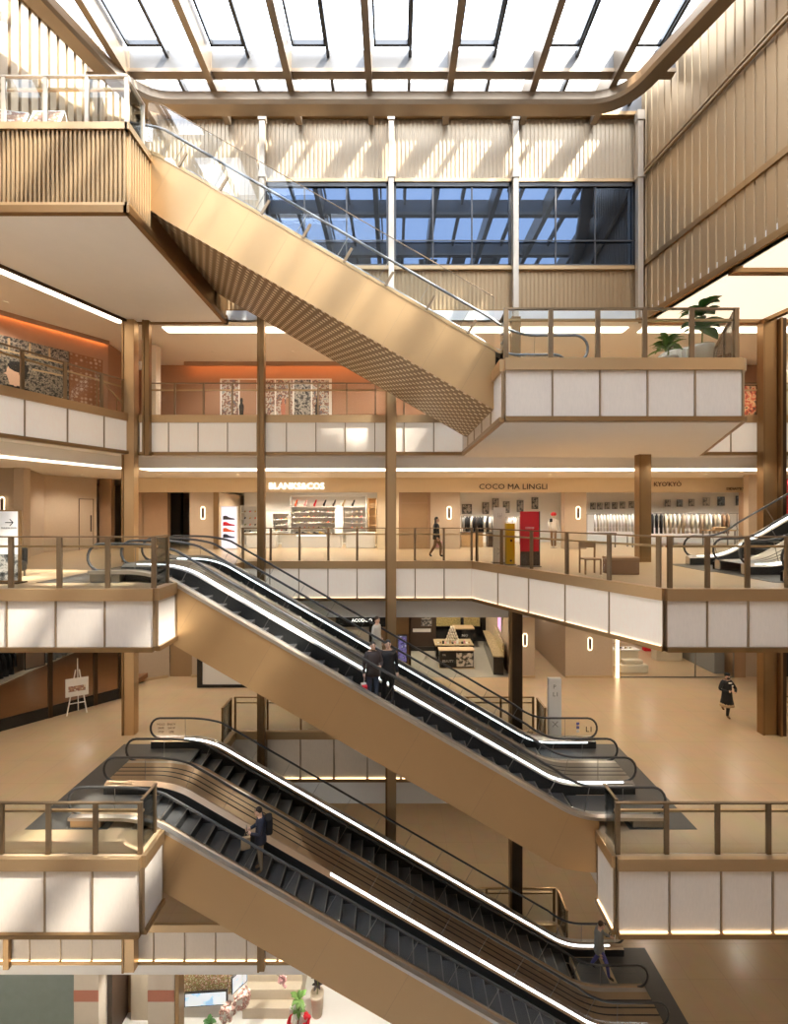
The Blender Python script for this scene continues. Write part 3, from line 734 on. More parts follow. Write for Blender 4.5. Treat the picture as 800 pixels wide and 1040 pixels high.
text('floor_mark', 'L1', .26, 'letter_dark', E_MIDF, (6.72,15.26,.60), depth=.002)
for k in range(3): MB().box(6.28,6.38,15.255,15.262,.50+.13*k,.59+.13*k).build('notice_sticker', 'blue_trousers' if k else 'white', E_MIDF)
text('floor_mark', 'LB1', .24, 'letter_dark', E_LOWF, (7.45,15.26,B1+.62), depth=.002)
for k in range(3):
    for q in range(2): text('notice_text', ['ENJOY','SHOP','LIFE'][k] if q else ['HOLD','SAFE','STEP'][k], .1, 'letter_brown', E_LOWF, (-8.02+.36*q,15.26,.78-.13*k), depth=.002)
# ================================================================ people
def person(label, loc, rz, H, m, pose=None, coat=None, hair='short', extra=None, cap=False, mask=False):
    """m: skin, hair, top, bottom, shoe materials; pose overrides joints (metres, 1.75 m figure, x right, -y forward)"""
    J = dict(pel=(0,0,.94), spi=(0,.0,1.14), che=(0,.01,1.34), nec=(0,.01,1.48), hea=(0,-.005,1.56))
    for s, n in ((-1,'l'),(1,'r')):
        J['sh'+n] = (s*.175,.01,1.41); J['el'+n] = (s*.235,.03,1.13); J['wr'+n] = (s*.25,-.05,.88); J['ha'+n] = (s*.25,-.08,.80)
        J['hi'+n] = (s*.09,0,.90); J['kn'+n] = (s*.10,-.02,.49); J['an'+n] = (s*.105,.02,.085); J['to'+n] = (s*.115,-.14,.035)
    J.update(pose or {})
    R = dict(pel=.15, spi=.135, che=.155, nec=.062, hea=.06)
    for n in 'lr': R.update({'sh'+n:.085,'el'+n:.058,'wr'+n:.040,'ha'+n:.036,'hi'+n:.105,'kn'+n:.072,'an'+n:.05,'to'+n:.04})
    E = [('pel','spi','T'),('spi','che','T'),('che','nec','T'),('nec','hea','K')]
    for n in 'lr': E += [('che','sh'+n,'T'),('sh'+n,'el'+n,'T'),('el'+n,'wr'+n,'T'),('wr'+n,'ha'+n,'K'),('pel','hi'+n,'B'),('hi'+n,'kn'+n,'B'),('kn'+n,'an'+n,'B'),('an'+n,'to'+n,'S')]
    names = list(J); me = bpy.data.meshes.new('skeleton'); me.from_pydata([J[k] for k in names], [(names.index(a),names.index(b)) for a,b,_ in E], [])
    o = bpy.data.objects.new('skeleton', me); C.objects.link(o)
    sk = o.modifiers.new('s','SKIN'); sk.use_smooth_shade = True; o.modifiers.new('u','SUBSURF').levels = 1
    if not me.skin_vertices: me.attributes  # layer made by the modifier
    for i, k in enumerate(names):
        v = me.skin_vertices[0].data[i]; r = R[k]; v.radius = (r, r*.72) if k in ('pel','spi','che') else (r, r); v.use_root = (k == 'pel')
    dg = bpy.context.evaluated_depsgraph_get(); ev = o.evaluated_get(dg); bm = bmesh.new(); tmp = bpy.data.meshes.new_from_object(ev); bm.from_mesh(tmp)
    bpy.data.objects.remove(o); idx = {'K':0,'T':2,'B':3,'S':4}
    segs = [(Vector(J[a]),Vector(J[b]),c) for a,b,c in E]
    def near(p):
        best, bc = 9, 'T'
        for a, b, c in segs:
            d = b-a; t = max(0,min(1,(p-a).dot(d)/d.length_squared)); q = (p-(a+d*t)).length
            if q < best: best, bc = q, c
        return bc
    mb = MB(); bm.verts.ensure_lookup_table(); mb.v = [tuple(v.co) for v in bm.verts]; mb.f = [[v.index for v in f.verts] for f in bm.faces]
    mb.mi = [idx[near(f.calc_center_median())] for f in bm.faces]; bm.free()
    hc = Vector(J['hea'])+Vector((0,-.012,.075)); mb.cur = 0
    mb.ball(tuple(hc), .077, .095, .115, 14, 10); mb.ball(tuple(hc+Vector((0,-.055,-.07))), .045, .035, .036, 10, 8)
    mb.loft([[tuple(hc+Vector(q)) for q in r] for r in ([(-.008,-.088,.02),(.008,-.088,.02),(0,-.098,.02)],[(-.018,-.088,-.03),(.018,-.088,-.03),(0,-.112,-.026)])])
    for s in (-1,1): mb.ball(tuple(hc+Vector((s*.078,.005,-.005))), .012, .02, .03, 6, 5)
    mb.cur = 1
    for s in (-1,1): mb.ball(tuple(hc+Vector((s*.032,-.086,.012))), .012, .008, .007, 6, 4); mb.ball(tuple(hc+Vector((s*.032,-.086,.032))), .02, .008, .004, 6, 4)
    mb.cur = 5; mb.ball(tuple(hc+Vector((0,-.088,-.058))), .022, .008, .006, 6, 4); mb.cur = 0
    for n, s in (('l',-1),('r',1)):       # five fingers per hand
        h, w = Vector(J['ha'+n]), Vector(J['wr'+n]); d = (h-w).normalized(); side = d.cross(Vector((s,0,0)))
        if side.length < .2: side = Vector((0,1,0))
        side.normalize(); pal = d.cross(side).normalized()
        for k, l in enumerate((.070,.082,.076,.058)):
            b = h+d*.02+side*(-.027+.018*k); mb.tube([b, b+d*l*.5+pal*.006, b+d*l*.85+pal*.022], [.0095,.0085,.006], 6)
        b = w+d*.03+side*-.03; mb.tube([b, b+d*.03-side*.025, b+d*.062-side*.03+pal*.012], [.011,.009,.007], 6)
    t = thing('person', label, 'person', loc, rz); f = H/1.75; t.scale = (f,f,f)
    mb.build('body', [m[0],m[1],m[2],m[3],m[4],'terracotta'], t, True)
    hb = MB()
    if hair != 'none':
        rings = []
        for j in range(8):
            th = PI/2*(1-j/7.)-.25*(j/7); z = .118*math.sin(max(th,-.2)); q = max(.02,math.cos(th))
            rings.append([tuple(hc+Vector((.084*q*math.cos(2*PI*k/14), .012+.098*q*math.sin(2*PI*k/14)*1., max(z+.012, .052) if math.sin(2*PI*k/14) < -.25 else z+.012))) for k in range(14)])
        hb.loft(rings); 
        if hair == 'long': hb.loft([[tuple(hc+Vector((w*math.cos(PI*k/8), .03+.07*math.sin(PI*k/8), z))) for k in range(9)]+[tuple(hc+Vector((-w*.8,.02,z))), tuple(hc+Vector((w*.8,.02,z)))] for z, w in ((.06,.085),(-.03,.092),(-.12,.095),(-.2,.08))])
        if hair == 'bun': hb.ball(tuple(hc+Vector((0,.11,.06))), .045,.045,.045,8,6)
        hb.build('hair', m[1], t, True)
    if coat:
        cm, z0, w0 = coat; p = Vector(J['pel']); c2 = Vector(J['che'])
        rr = [(z0,w0,w0*.75),(.75,.215,.165),(.94,.195,.15),(1.14,.18,.135),(1.32,.205,.14),(1.42,.19,.115),(1.47,.09,.08)]
        def cen(z): u = max(0,min(1,(z-.94)/.4)); return p.lerp(c2,u)
        rings = [[(cen(z).x+a*math.cos(2*PI*k/16), cen(z).y+b*math.sin(2*PI*k/16), z+p.z-.94) for k in range(16)] for z, a, b in rr if z >= z0]
        MB().loft(rings).build('coat', cm, t, True)
    if cap:
        MB().loft([[tuple(hc+Vector((r*math.cos(2*PI*k/14), .005+r*1.1*math.sin(2*PI*k/14), z))) for k in range(14)] for z, r in ((.045,.092),(.07,.10),(.11,.09),(.14,.05))]).build('cap', 'coat_black', t, True)
    if mask: MB().ball(tuple(hc+Vector((0,-.055,-.05))), .066,.06,.05,10,8).build('face_mask', 'coat_black', t, True)
    if extra: extra(t, J)
    return t
def step_at(xs, P, x):
    """x and height of the step tread nearest to x on a falling escalator"""
    i = round((x-xs[0]-.2+.2)/.4); nx = xs[0]+.2+i*.4; return nx-.2, P.z(nx)
def bag(m, m2=None, w=.15, h=.24, d=.07):
    def f(t, J):
        hp = Vector(J['hal'])+Vector((0,-.01,-.09))
        b = MB().box(hp.x-d,hp.x+d,hp.y-w,hp.y+w,hp.z-h-.12,hp.z-.12).build('shopping_bag', m, t, bevel=.006)
        if m2: MB().box(hp.x-d-.004,hp.x+d+.004,hp.y-.004,hp.y+w+.004,hp.z-h-.121,hp.z-.119).build('bag_stripe', m2, b)
        MB().tube([(hp.x,hp.y-.05,hp.z-.12),(hp.x,hp.y-.02,hp.z+.03),(hp.x,hp.y+.02,hp.z+.03),(hp.x,hp.y+.05,hp.z-.12)], .005, 5, ref=(1,0,0)).build('bag_handle', 'white', b)
    return f
SK = ('skin','hair')
yc = DN+.85
# the couple on the middle escalator, facing down the slope (towards +x) and half towards us
x, z = step_at(MIDX, P_MID, -.47)
person('woman in a dark brown jacket and jeans holding a red and white shopping bag', (x,yc-.18,z+.004), .25, 1.66, SK+('coat_brown','denim','shoe'),
    dict(ell=(-.25,-.02,1.13), wrl=(-.26,-.10,.90), hal=(-.26,-.12,.82), elr=(.25,-.04,1.14), wrr=(.14,-.24,1.10), har=(.08,-.28,1.12), toi=(0,0,0)) if False else
    dict(ell=(-.25,.0,1.13), wrl=(-.27,-.08,.88), hal=(-.27,-.09,.80), elr=(.25,-.04,1.14), wrr=(.16,-.24,1.10), har=(.10,-.29,1.12)), coat=('coat_brown',.80,.225), hair='bun', extra=bag('red','white'))
x, z = step_at(MIDX, P_MID, .0)
person('man in a black jacket and trousers standing beside the woman on the escalator', (x,yc+.22,z+.004), .15, 1.82, SK+('coat_black','coat_black','shoe'),
    dict(ell=(-.27,.05,1.16), wrl=(-.36,-.04,1.22), hal=(-.42,-.08,1.25), elr=(.25,.05,1.12), wrr=(.25,-.03,.87), har=(.25,-.05,.79)), coat=('coat_black',.72,.22))
yf_ = Y2+.85
x, z = step_at(MIDX, P_MID, -.48)
person('person in a long white coat seen from the side on the far middle escalator', (x,yf_,z+.004), 1.15, 1.72, ('skin','hair_brown','coat_white','khaki','brown_shoe'), dict(wrl=(-.2,-.16,1.02), hal=(-.15,-.22,1.04)), coat=('coat_white',.48,.25))
def backpack(t, J):
    c = Vector(J['che'])
    o = MB().box(c.x-.15,c.x+.15,c.y+.12,c.y+.30,c.z-.36,c.z+.1).build('backpack', 'coat_black', t, bevel=.05)
    for s in (-1,1): MB().tube([(c.x+s*.1,c.y+.13,c.z+.06),(c.x+s*.1,c.y-.02,c.z+.12),(c.x+s*.11,c.y-.12,c.z-.05),(c.x+s*.11,c.y+.12,c.z-.28)], .018, 6, ref=(1,0,0)).build('strap', 'dark', o)
    h = Vector(J['har']); MB().box(h.x-.1,h.x-.0,h.y-.045,h.y-.03,h.z-.02,h.z+.13).build('phone', 'frame_dark', t, bevel=.006)
    hl = Vector(J['hal']); b = MB().box(hl.x-.05,hl.x+.05,hl.y-.17,hl.y+.07,hl.z-.52,hl.z-.2).build('paper_bag', 'tan', t, bevel=.01); MB().tube([(hl.x,hl.y-.1,hl.z-.2),(hl.x,hl.y-.03,hl.z+.0),(hl.x,hl.y+.0,hl.z-.2)], .006, 5, ref=(1,0,0)).build('bag_handle', 'tan', b)
x, z = step_at(LOWX, P_LOW, -3.83)
person('man with a black backpack and khaki trousers looking at his phone on the lowest escalator', (x,yc+.0,z+.004), -1.2, 1.76, SK+('navy','khaki','brown_shoe'),
    dict(hea=(0,-.05,1.55), elr=(.24,-.05,1.13), wrr=(.14,-.27,1.16), har=(.10,-.33,1.21), ell=(-.24,-.06,1.13), wrl=(-.16,-.27,1.10), hal=(-.12,-.33,1.13)), coat=('navy',.82,.215), extra=backpack)
def runbits(t, J):
    mb = MB(); mb.loft([[(w*math.cos(2*PI*k/14), w*.72*math.sin(2*PI*k/14), z) for k in range(14)] for z, w in ((.46,.285),(.56,.27),(.60,.25))]); mb.build('coat_hem', 'tan', t, True)
    MB().box(.07,.13,-.165,-.15,1.28,1.33).build('chest_patch', 'white', t); MB().box(-.06,.06,-.17,-.14,1.40,1.44).build('collar', 'cloth_white', t)
person('person in a black coat with tan hem hurrying across the polished floor', (wx(738,17.45),17.45,.004), .1, 1.74, SK+('coat_black','coat_black','brown_shoe'),
    dict(ell=(-.34,-.02,1.14), wrl=(-.12,-.22,1.10), hal=(-.05,-.24,1.12), elr=(.38,.0,1.12), wrr=(.16,-.22,1.05), har=(.09,-.25,1.08), knl=(-.05,-.12,.50), anl=(-.03,-.05,.085), tol=(-.04,-.2,.035), knr=(.08,.02,.50), anr=(.06,.30,.30), tor=(.06,.20,.20)),
    coat=('coat_black',.56,.26), cap=True, mask=True, extra=runbits)
def walkbag(t, J):
    h = Vector(J['har']); MB().box(h.x-.08,h.x+.08,h.y-.16,h.y+.14,h.z-.38,h.z-.1).build('shopping_bag', 'pink', t, bevel=.02)
person('person in a dark jacket carrying a pinkish bag past the slatted shutter', (wx(443,17.6),17.6,L2+.004), 1.4, 1.62, SK+('coat_black','cloth_brown','shoe'),
    dict(knl=(-.1,-.2,.52), anl=(-.1,-.18,.10), tol=(-.1,-.33,.09), knr=(.1,.08,.5), anr=(.1,.3,.13), tor=(.1,.2,.04)), coat=('coat_black',.8,.21), hair='long', extra=walkbag)
def paper(t, J):
    h = Vector(J['har']); MB().box(h.x-.14,h.x+.1,h.y-.06,h.y-.05,h.z-.02,h.z+.2).build('white_sheet', 'white', t)
person('person in a pale grey jacket and blue trousers stepping off the lowest escalator', (6.75,yf_,B1+.016), 1.05, 1.74, ('skin','hair_brown','jacket_grey','blue_trousers','shoe'),
    dict(hea=(0,-.06,1.55), elr=(.24,-.10,1.16), wrr=(.14,-.34,1.24), har=(.10,-.41,1.28), knl=(-.1,-.24,.53), anl=(-.1,-.30,.10), tol=(-.1,-.46,.06), knr=(.1,.04,.49), anr=(.1,.25,.10), tor=(.1,.12,.035)), coat=('jacket_grey',.74,.215), extra=paper)
# ================================================================ shop walls and shops
def wallseg(name, p0, p1, z0, z1, th, m, label, cat='wall'):
    a, b = Vector(p0), Vector(p1); d = (b-a).normalized(); l = Vector((-d.y,d.x))
    return struct(MB().prism([tuple(a), tuple(b), tuple(b+l*th), tuple(a+l*th)], z0, z1).build(name, m), label, cat)
def sx(px, d=21.9): return wx(px, d)
# ---- storey with lit signs
H2 = 9.08
wallseg('wall_header', (sx(140),21.8), (18.2,21.8), H2, 9.79, .3, 'header', 'pale lit fascia band carrying the shop signs')
for a, b, m, lb in ((193,217,'beige_stone','beige stone pier with a glowing wall lamp beside the shoe shop'),(383,405,'header','cream pier behind the gold column'),
    (437,467,'beige_stone','beige stone pier with a glowing wall lamp beside the slatted shutter'),(573,595,'beige_stone','beige stone pier between the two clothes shops'),
    (757,768,'brown_wall','brown pier at the end of the clothes shop with small photos')):
    wallseg('wall_pier', (sx(a),21.85), (sx(b),21.85), L2, H2+.02, .5 if a > 500 else 5.5, m, lb)
wallseg('wall_corridor', (sx(140),22.3), (sx(166),22.3), L2, 9.79, .3, 'brown_wall', 'brown wall beside the dark corridor opening')
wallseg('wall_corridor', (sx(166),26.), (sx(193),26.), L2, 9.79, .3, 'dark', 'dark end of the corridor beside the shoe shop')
wallseg('wall_corridor', (sx(186),22.6), (sx(193),22.6), L2, 9.3, .3, 'beige_stone', 'slim pale wall strip in the dark corridor')
MBs = MB(); MBs.box(sx(405),sx(437),22.0,22.05,L2,H2); o = MBs.build('door_1', 'door_brown'); struct(o, 'grey brown slatted shutter behind the blurred walker', 'door')
mb = MB(); mb.box(sx(405),sx(437),21.97,22.0,8.52,8.6); mb.box(sx(405),sx(405)+.12,21.95,22.0,L2,H2); mb.box(sx(437)-.12,sx(437),21.95,22.0,L2,H2); mb.build('door_frame', 'brown_wall', o)
# interiors
for nm, a, b, yb, m, lb in (('shoe shop',222,383,25.6,'white','white'),('clothes shop with the red stand',467,573,27.2,'white','white')):
    wallseg('wall_interior', (sx(a),yb), (sx(b),yb), L2, 9.79, .1, 'white', 'pale back wall inside the '+nm)
    MB_ = MB().box(sx(a),sx(b),21.9,yb,9.6,9.79).build('ceiling_shop', 'ceiling_white'); struct(MB_, 'pale ceiling inside the '+nm, 'ceiling')
wallseg('wall_interior', (9.05,22.36), (10.45,27.2), L2, 9.79, .1, 'white', 'slanting white wall between the two clothes shops')
wallseg('wall_interior', (10.5,26.2), (21.6,26.2), L2, 9.79, .08, 'white', 'white back wall carrying the row of small photos')
wallseg('wall_interior', (21.6,26.2), (18.0,21.9), L2, 9.79, .1, 'plaster', 'slanting end wall of the clothes shop with small photos')
wallseg('wall_interior', (8.4,27.25), (10.6,27.25), L2, 9.79, .08, 'white', 'white back wall corner behind the mannequin')
# thin dark frames
wallseg('trim_6', (sx(217),21.84), (sx(222),21.84), L2, H2, .1, 'bronze', 'thin bronze frame at the edge of the shoe shop', 'trim')
# signs
def sign(label, s, px, py, d, size, m, loc_dy=-.02, sxx=1., bold=0.):
    t = thing('shop_sign', label, 'sign', (wx(px,d), d+loc_dy, wz(py,d)))
    text('lettering', s, size, m, t, sx=sxx, bold=bold); return t
sign('glowing white lettering over the shoe shop', 'BLANKS&COS', 301, 494, 21.78, .42, 'sign_white', sxx=1.05, bold=.004)
sign('dark halo lettering over the clothes shop with the red stand', 'COCO MA LINGLI', 521, 494.5, 21.78, .375, 'letter_dark', sxx=1.12)
sign('brown lettering over the clothes shop with small photos', "KYO'KY\u00d2", 677.5, 492, 21.78, .30, 'letter_brown', sxx=1.05, bold=.002)
sign('small brown lettering near the wide gold column', 'DIDIAY\u2019KYO', 748, 496.5, 21.78, .17, 'letter_brown', sxx=1.1, bold=.002)
# wall lamps: glowing slot around a dark bar
_lamp = []
def wall_lamp(x, y, z, label, h=.62):
    t = thing('wall_lamp', label, 'wall lamp', (x,y,z))
    if not _lamp:
        mb = MB(); n = 16
        pts = [(.095*math.cos(2*PI*k/n), 0, (h/2-.095)*(1 if k <= n//2 else -1)+.095*math.sin(2*PI*k/n)) for k in range(n)]; pts += pts[:1]
        mb.tube(pts, .018, 6, ref=(0,1,0), cap=False); _lamp.append(mb.build('glow_ring', 'lens', t))
        _lamp.append(MB().box(-.035,.035,-.04,0,-h/2+.1,h/2-.1).build('bar', 'bronze_dark', t))
        _lamp.append(MB().box(-.10,.10,0,.02,-h/2+.06,h/2-.06).build('back_plate', 'beige_stone', t))
    else:
        for q in _lamp: inst(q, t)
for px, py, d, lb in ((206,521,21.8,'beside the shoe shop poster'),(456,521,21.8,'beside the slatted shutter'),(587,521,21.8,'between the two clothes shops')):
    wall_lamp(wx(px,d), d, wz(py,d), 'glowing slot wall lamp on the stone pier '+lb)
wall_lamp(wx(2,16.95), 16.95, wz(513,16.95), 'glowing slot wall lamp above the arrow sign board')
wall_lamp(wx(599,21.6), 21.6, wz(654,21.6), 'glowing slot wall lamp on the ground floor pier beside the dark corridor')
wall_lamp(wx(533,21.6), 21.6, wz(650,21.6), 'glowing slot wall lamp half hidden behind the dark bronze column')
# ---- left part of this storey
wallseg('wall_side', (-18.9,17.0), (-14.2,17.0), L2, 9.79, .3, 'beige_stone', 'beige stone wall behind the arrow sign board')
wallseg('wall_side', (-14.2,17.0), (-15.8,20.), L2, 9.79, .3, 'beige_stone', 'receding beige wall next to the arrow sign board')
wallseg('wall_side', (-15.8,20.), (-14.75,22.), L2, 9.79, .3, 'beige_stone', 'beige panelled wall with a flush door')
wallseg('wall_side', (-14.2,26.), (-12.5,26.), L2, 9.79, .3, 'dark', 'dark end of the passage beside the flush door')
wallseg('wall_side', (-14.9,22.4), (-14.3,22.4), L2, 9.79, .3, 'brown_wall', 'brown jamb of the dark passage')
wallseg('wall_side', (sx(126),22.3), (sx(141),22.3), L2, 9.79, .3, 'brown_wall', 'brown wall behind the wide corner column')
d2 = thing('door_2', 'flush beige door with a long dark pull handle', 'door', kind='structure')
def onseg(p0, p1, u, off): a, b = Vector(p0), Vector(p1); d = (b-a).normalized(); r = Vector((d.y,-d.x)); return a+d*u+r*off
mb = MB()
for u in (1.45, 2.1): q = onseg((-15.8,20),(-14.75,22),u,.004); mb.box(q.x-.012,q.x+.012,q.y-.01,q.y+.01,L2,8.75)
q0, q1 = onseg((-15.8,20),(-14.75,22),1.45,.005), onseg((-15.8,20),(-14.75,22),2.1,.005)
mb.prism([tuple(q0),tuple(q1),(q1.x-.02,q1.y+.01),(q0.x-.02,q0.y+.01)], 8.72, 8.75); mb.build('door_gap', 'dark_brown', d2)
q = onseg((-15.8,20),(-14.75,22),1.98,.03); MB().box(q.x-.02,q.x+.02,q.y-.03,q.y+.02,7.15,7.95).build('door_handle', 'dark_brown', d2)
wallseg('wall_far', (16.0,20.0), (22.9,20.0), L2, 9.79, .3, 'beige_stone', 'beige wall beyond the rising escalator')
o = MB().box(17.7,21.,19.94,20.,6.3,9.6).build('wall_panel', 'red'); tag(o, 'red wall panel behind the rising escalator at the picture edge', 'panel', kind='structure')

# ---- shoe shop
t = thing('poster_lightbox', 'tall lit poster of four shoes at the edge of the shoe shop', 'light box', (sx(233),21.9,L2))
MB().box(-.40,.40,-.06,.06,.0,2.12).build('cabinet', 'white_gloss', t)
MB().box(-.37,.37,-.066,-.06,.05,2.08).build('lit_face', 'lightbox', t)
def shoe_rings(L=.27, W=.095, H=.1):
    rs = []
    for u, w, h in ((0,.5,.85),(.12,.8,1.),(.3,.82,.95),(.5,.85,.6),(.72,1.,.42),(.9,.8,.34),(1,.35,.2)):
        rs.append([(u*L-L/2, .5*W*w*c, max(0,.5*H*h+.5*H*h*s)) for c, s in [(math.cos(2*PI*k/8), math.sin(2*PI*k/8)) for k in range(8)]])
    return rs
for k, m in enumerate(('coat_brown','red','orange_red','navy')):
    mb = MB(); r = shoe_rings(.58,.05,.20); mb.loft([[(x, y*.3-.075, z+.55+.30*(3-k)) for x,y,z in q] for q in r]); mb.build('pictured_shoe', m, t, True)
def shelf_unit(name, label, cat, x0, x1, y0, y1, z0, levels, m='white', back=True, group=None):
    t = thing(name, label, cat, ((x0+x1)/2,(y0+y1)/2,z0), 0, group)
    w, dp = (x1-x0)/2, (y1-y0)/2; top = levels[-1]
    for s in (-1,1): MB().box(s*w-.02,s*w+.02,-dp,dp,0,top+.02).build('side_panel', m, t)
    if back: MB().box(-w,w,dp-.03,dp,0,top+.02).build('back_panel', m, t)
    for z in levels: MB().box(-w,w,-dp,dp,z-.015,z+.015).build('shelf', m, t)
    return t
_sh = {}
SHM = ['coat_brown','orange_red','pink','olive','gold_shoe','cloth_white','navy','red','coat_black','tan']
def shoe(x, y, z, rz, label, grp, m, s=1., upright=False):
    if m not in _sh:
        o = _sh[m] = MB().loft(shoe_rings()).build('shoe', m, None, True)
    else: o = inst(_sh[m])
    o.location = (x,y,z); o.rotation_euler = (0, -PI/2.6 if upright else 0, rz); o.scale = (s,s,s)
    return tag(o, label, 'shoe', grp)
d = 23.6
shelf_unit('display_shelf', 'narrow shoe shelf next to the tall lit poster', 'shelf', sx(246,d), sx(262,d), d-.25, d+.2, L2, [.05,.75,1.1,1.45,1.8,2.15])
for i, z in enumerate((.75,1.1,1.45,1.8)):
    for k in range(3): shoe(sx(246,d)+.16+k*.27, d-.05, L2+z+.017, -PI/2+.2, 'shoe on the narrow shelf next to the lit poster', 'shoes on the narrow shelf', SHM[(i*3+k*7+(k>0))%10])
d = 25.2
shelf_unit('display_shelf', 'long white back wall shelf full of shoes', 'shelf', sx(296,d), sx(372,d), d-.3, d+.2, L2, [.05,.55,.9,1.22,1.52,1.82,2.12,2.75])
for i, z in enumerate((.55,.9,1.22,1.52,1.82)):
    for k in range(15):
        if 10 <= k <= 11: continue
        shoe(sx(296,d)+.2+k*.27, d-.12, L2+z+.017, -PI/2+random.uniform(-.3,.3), 'shoe in the crowded rows of the long white back shelf', 'shoes on the long back shelf', SHM[(i*5+k*3)%10])
for k in range(7): shoe(sx(300,d)+.1+k*.54, d-.14, L2+2.34, -PI/2+.9, 'single boot on the top row of the long back shelf', 'boots on the top row', ['orange_red','pink','red','coat_black','coat_brown','tan','coat_black'][k], 1.5, True)
shelf_unit('display_shelf', 'low shoe rack left of the long white back shelf', 'shelf', sx(278,d), sx(294,d), d-.3, d+.2, L2, [.05,.75,1.1,1.4,1.75])
for i, z in enumerate((.75,1.1,1.4)):
    for k in range(3): shoe(sx(278,d)+.18+k*.27, d-.1, L2+z+.017, -PI/2, 'shoe on the low rack left of the long back shelf', 'shoes on the low rack', SHM[(i*2+k*3+4)%10])
shelf_unit('display_shelf', 'narrow open bag shelf at the shop end by the gold column', 'shelf', sx(374,d), sx(382,d), d-.3, d+.2, L2, [.05,.6,1.1,1.6,2.1,2.6], 'wood_pale')
t = tag(MB().box(sx(345,d)-.22,sx(345,d)+.22,d-.4,d-.32,L2,L2+2.1).build('poster_stand', 'white_gloss'), 'plain white panel standing before the long shoe shelf', 'panel')
t = thing('display_table', 'low white shoe table with a glowing edge', 'table', (sx(318,23.2),23.0,L2))
MB().box(-1.6,1.6,-.4,.4,.62,.70).build('table_top', 'white_gloss', t); MB().box(-1.5,1.5,-.32,.32,0,.62).build('base', 'white', t)
MB().box(-.75,.75,-.415,-.402,.60,.66).build('lit_edge', 'sign_white', t)
for k in range(6): shoe(sx(318,23)-.75+k*.3, 23.0, L2+.702, .5, 'boot lined up on the low white table', 'boots on the low table', ['coat_black','coat_brown','tan','coat_black','gold_shoe','coat_brown'][k], 1.2)
for k, x in enumerate((-6.75,-1.7)):
    tag(MB().box(x-.75,x+.75,22.5,23.,L2,L2+.8).build('counter', 'white', bevel=.02), ['white counter at the lit poster end of the shoe shop','white counter at the gold column end of the shoe shop'][k], 'counter')
o = MB().box(sx(300,24),sx(380,24),24.2,24.3,9.25,9.32).build('trim_7', 'led_cove'); struct(o, 'glowing strip under the ceiling of the shoe shop', 'light strip')

# ---- clothes
_g = {}
def garment_mesh(m, L=.78, W=.42, sleeves=True):
    mb = MB(); rings = []
    for u, w, t in ((0,.16,.02),(.05,.55,.03),(.12,.92,.04),(.4,.9,.042),(.75,.95,.045),(1,1.,.047)):
        rings.append([(.5*W*w*math.cos(2*PI*k/10), t*math.sin(2*PI*k/10), -u*L) for k in range(10)])
    mb.loft(rings)
    if sleeves:
        for s in (-1,1): mb.tube([(s*W*.40,0,-.08),(s*W*.56,.0,-.28),(s*W*.58,.01,-.56)], [.04,.04,.035], 8, ref=(0,1,0))
    return mb.build('garment', m, None, True)
def garment(x, y, z, rz, m, label, grp, s=1.):
    o = inst(_g[m]) if m in _g else garment_mesh(m)
    _g.setdefault(m, o); o.location = (x,y,z); o.rotation_euler = (0,0,rz); o.scale = (s,s,s)
    return tag(o, label, 'garment', grp)
def rack(label, x0, x1, y, z, h):
    t = thing('clothes_rail', label, 'clothes rail', ((x0+x1)/2,y,z)); w = (x1-x0)/2
    MB().tube([(-w,0,h),(w,0,h)], .018, 8).build('bar', 'steel_dark', t)
    for s in (-1,1): MB().tube([(s*w*.96,0,0),(s*w*.96,0,h)], .018, 8, ref=(1,0,0)).build('upright', 'steel_dark', t)
d = 25.0
rack('dark clothes rail hung with black and white coats', sx(468,d), sx(505,d), d, L2, 1.62)
for k, m in enumerate(['cloth_grey','coat_black','coat_black','cloth_white','coat_black','coat_brown','coat_black','coat_black','cloth_white','coat_black','cloth_white','cloth_grey']):
    garment(sx(469,d)+.14+k*.148, d, L2+1.6, 1.1, m, 'coat on the rail of black and white coats', 'coats on the dark rail', 1.15)
rack('short clothes rail hung with white shirts behind the yellow stand', sx(513,d), sx(528,d), d, L2, 1.55)
for k in range(4): garment(sx(514,d)+.16+k*.12, d, L2+1.53, 1.2, 'cloth_white', 'white shirt on the short rail behind the yellow stand', 'white shirts behind the yellow stand')
for k, px in enumerate((474,493,503,514,528,543)):
    d = 27.1; o = thing('wall_picture', 'small dark framed photo on the back wall of the shop with the red stand', 'picture', (wx(px,d),d,wz([517,516,512,515,514,511][k],d)), 0, 'photos in the shop with the red stand')
    w_, h_ = (.2,.30) if k else (.30,.25)
    MB().box(-w_,w_,-.02,.02,-h_*1.2,h_*1.2).build('frame', 'frame_dark', o); MB().box(-w_+.04,w_-.04,-.026,-.02,-h_*1.1,h_*1.1).build('print', 'pic_dark', o)
t = thing('sales_counter', 'wooden low counter under the rail of black and white coats', 'counter', (sx(478,23.6),23.4,L2))
MB().box(-.55,.55,-.3,.3,.0,.75).build('body', 'wood_pale', t); MB().box(-.6,.6,-.34,.34,.75,.79).build('top', 'dark_brown', t)
t = thing('display_table', 'dark side table in front of the black coats', 'table', (sx(494,23.6)+.22,23.4,L2))
MB().box(-.28,.28,-.28,.28,.72,.76).build('table_top', 'dark', t); MB().box(-.24,.24,-.24,.24,0,.72).build('base', 'dark_brown', t)
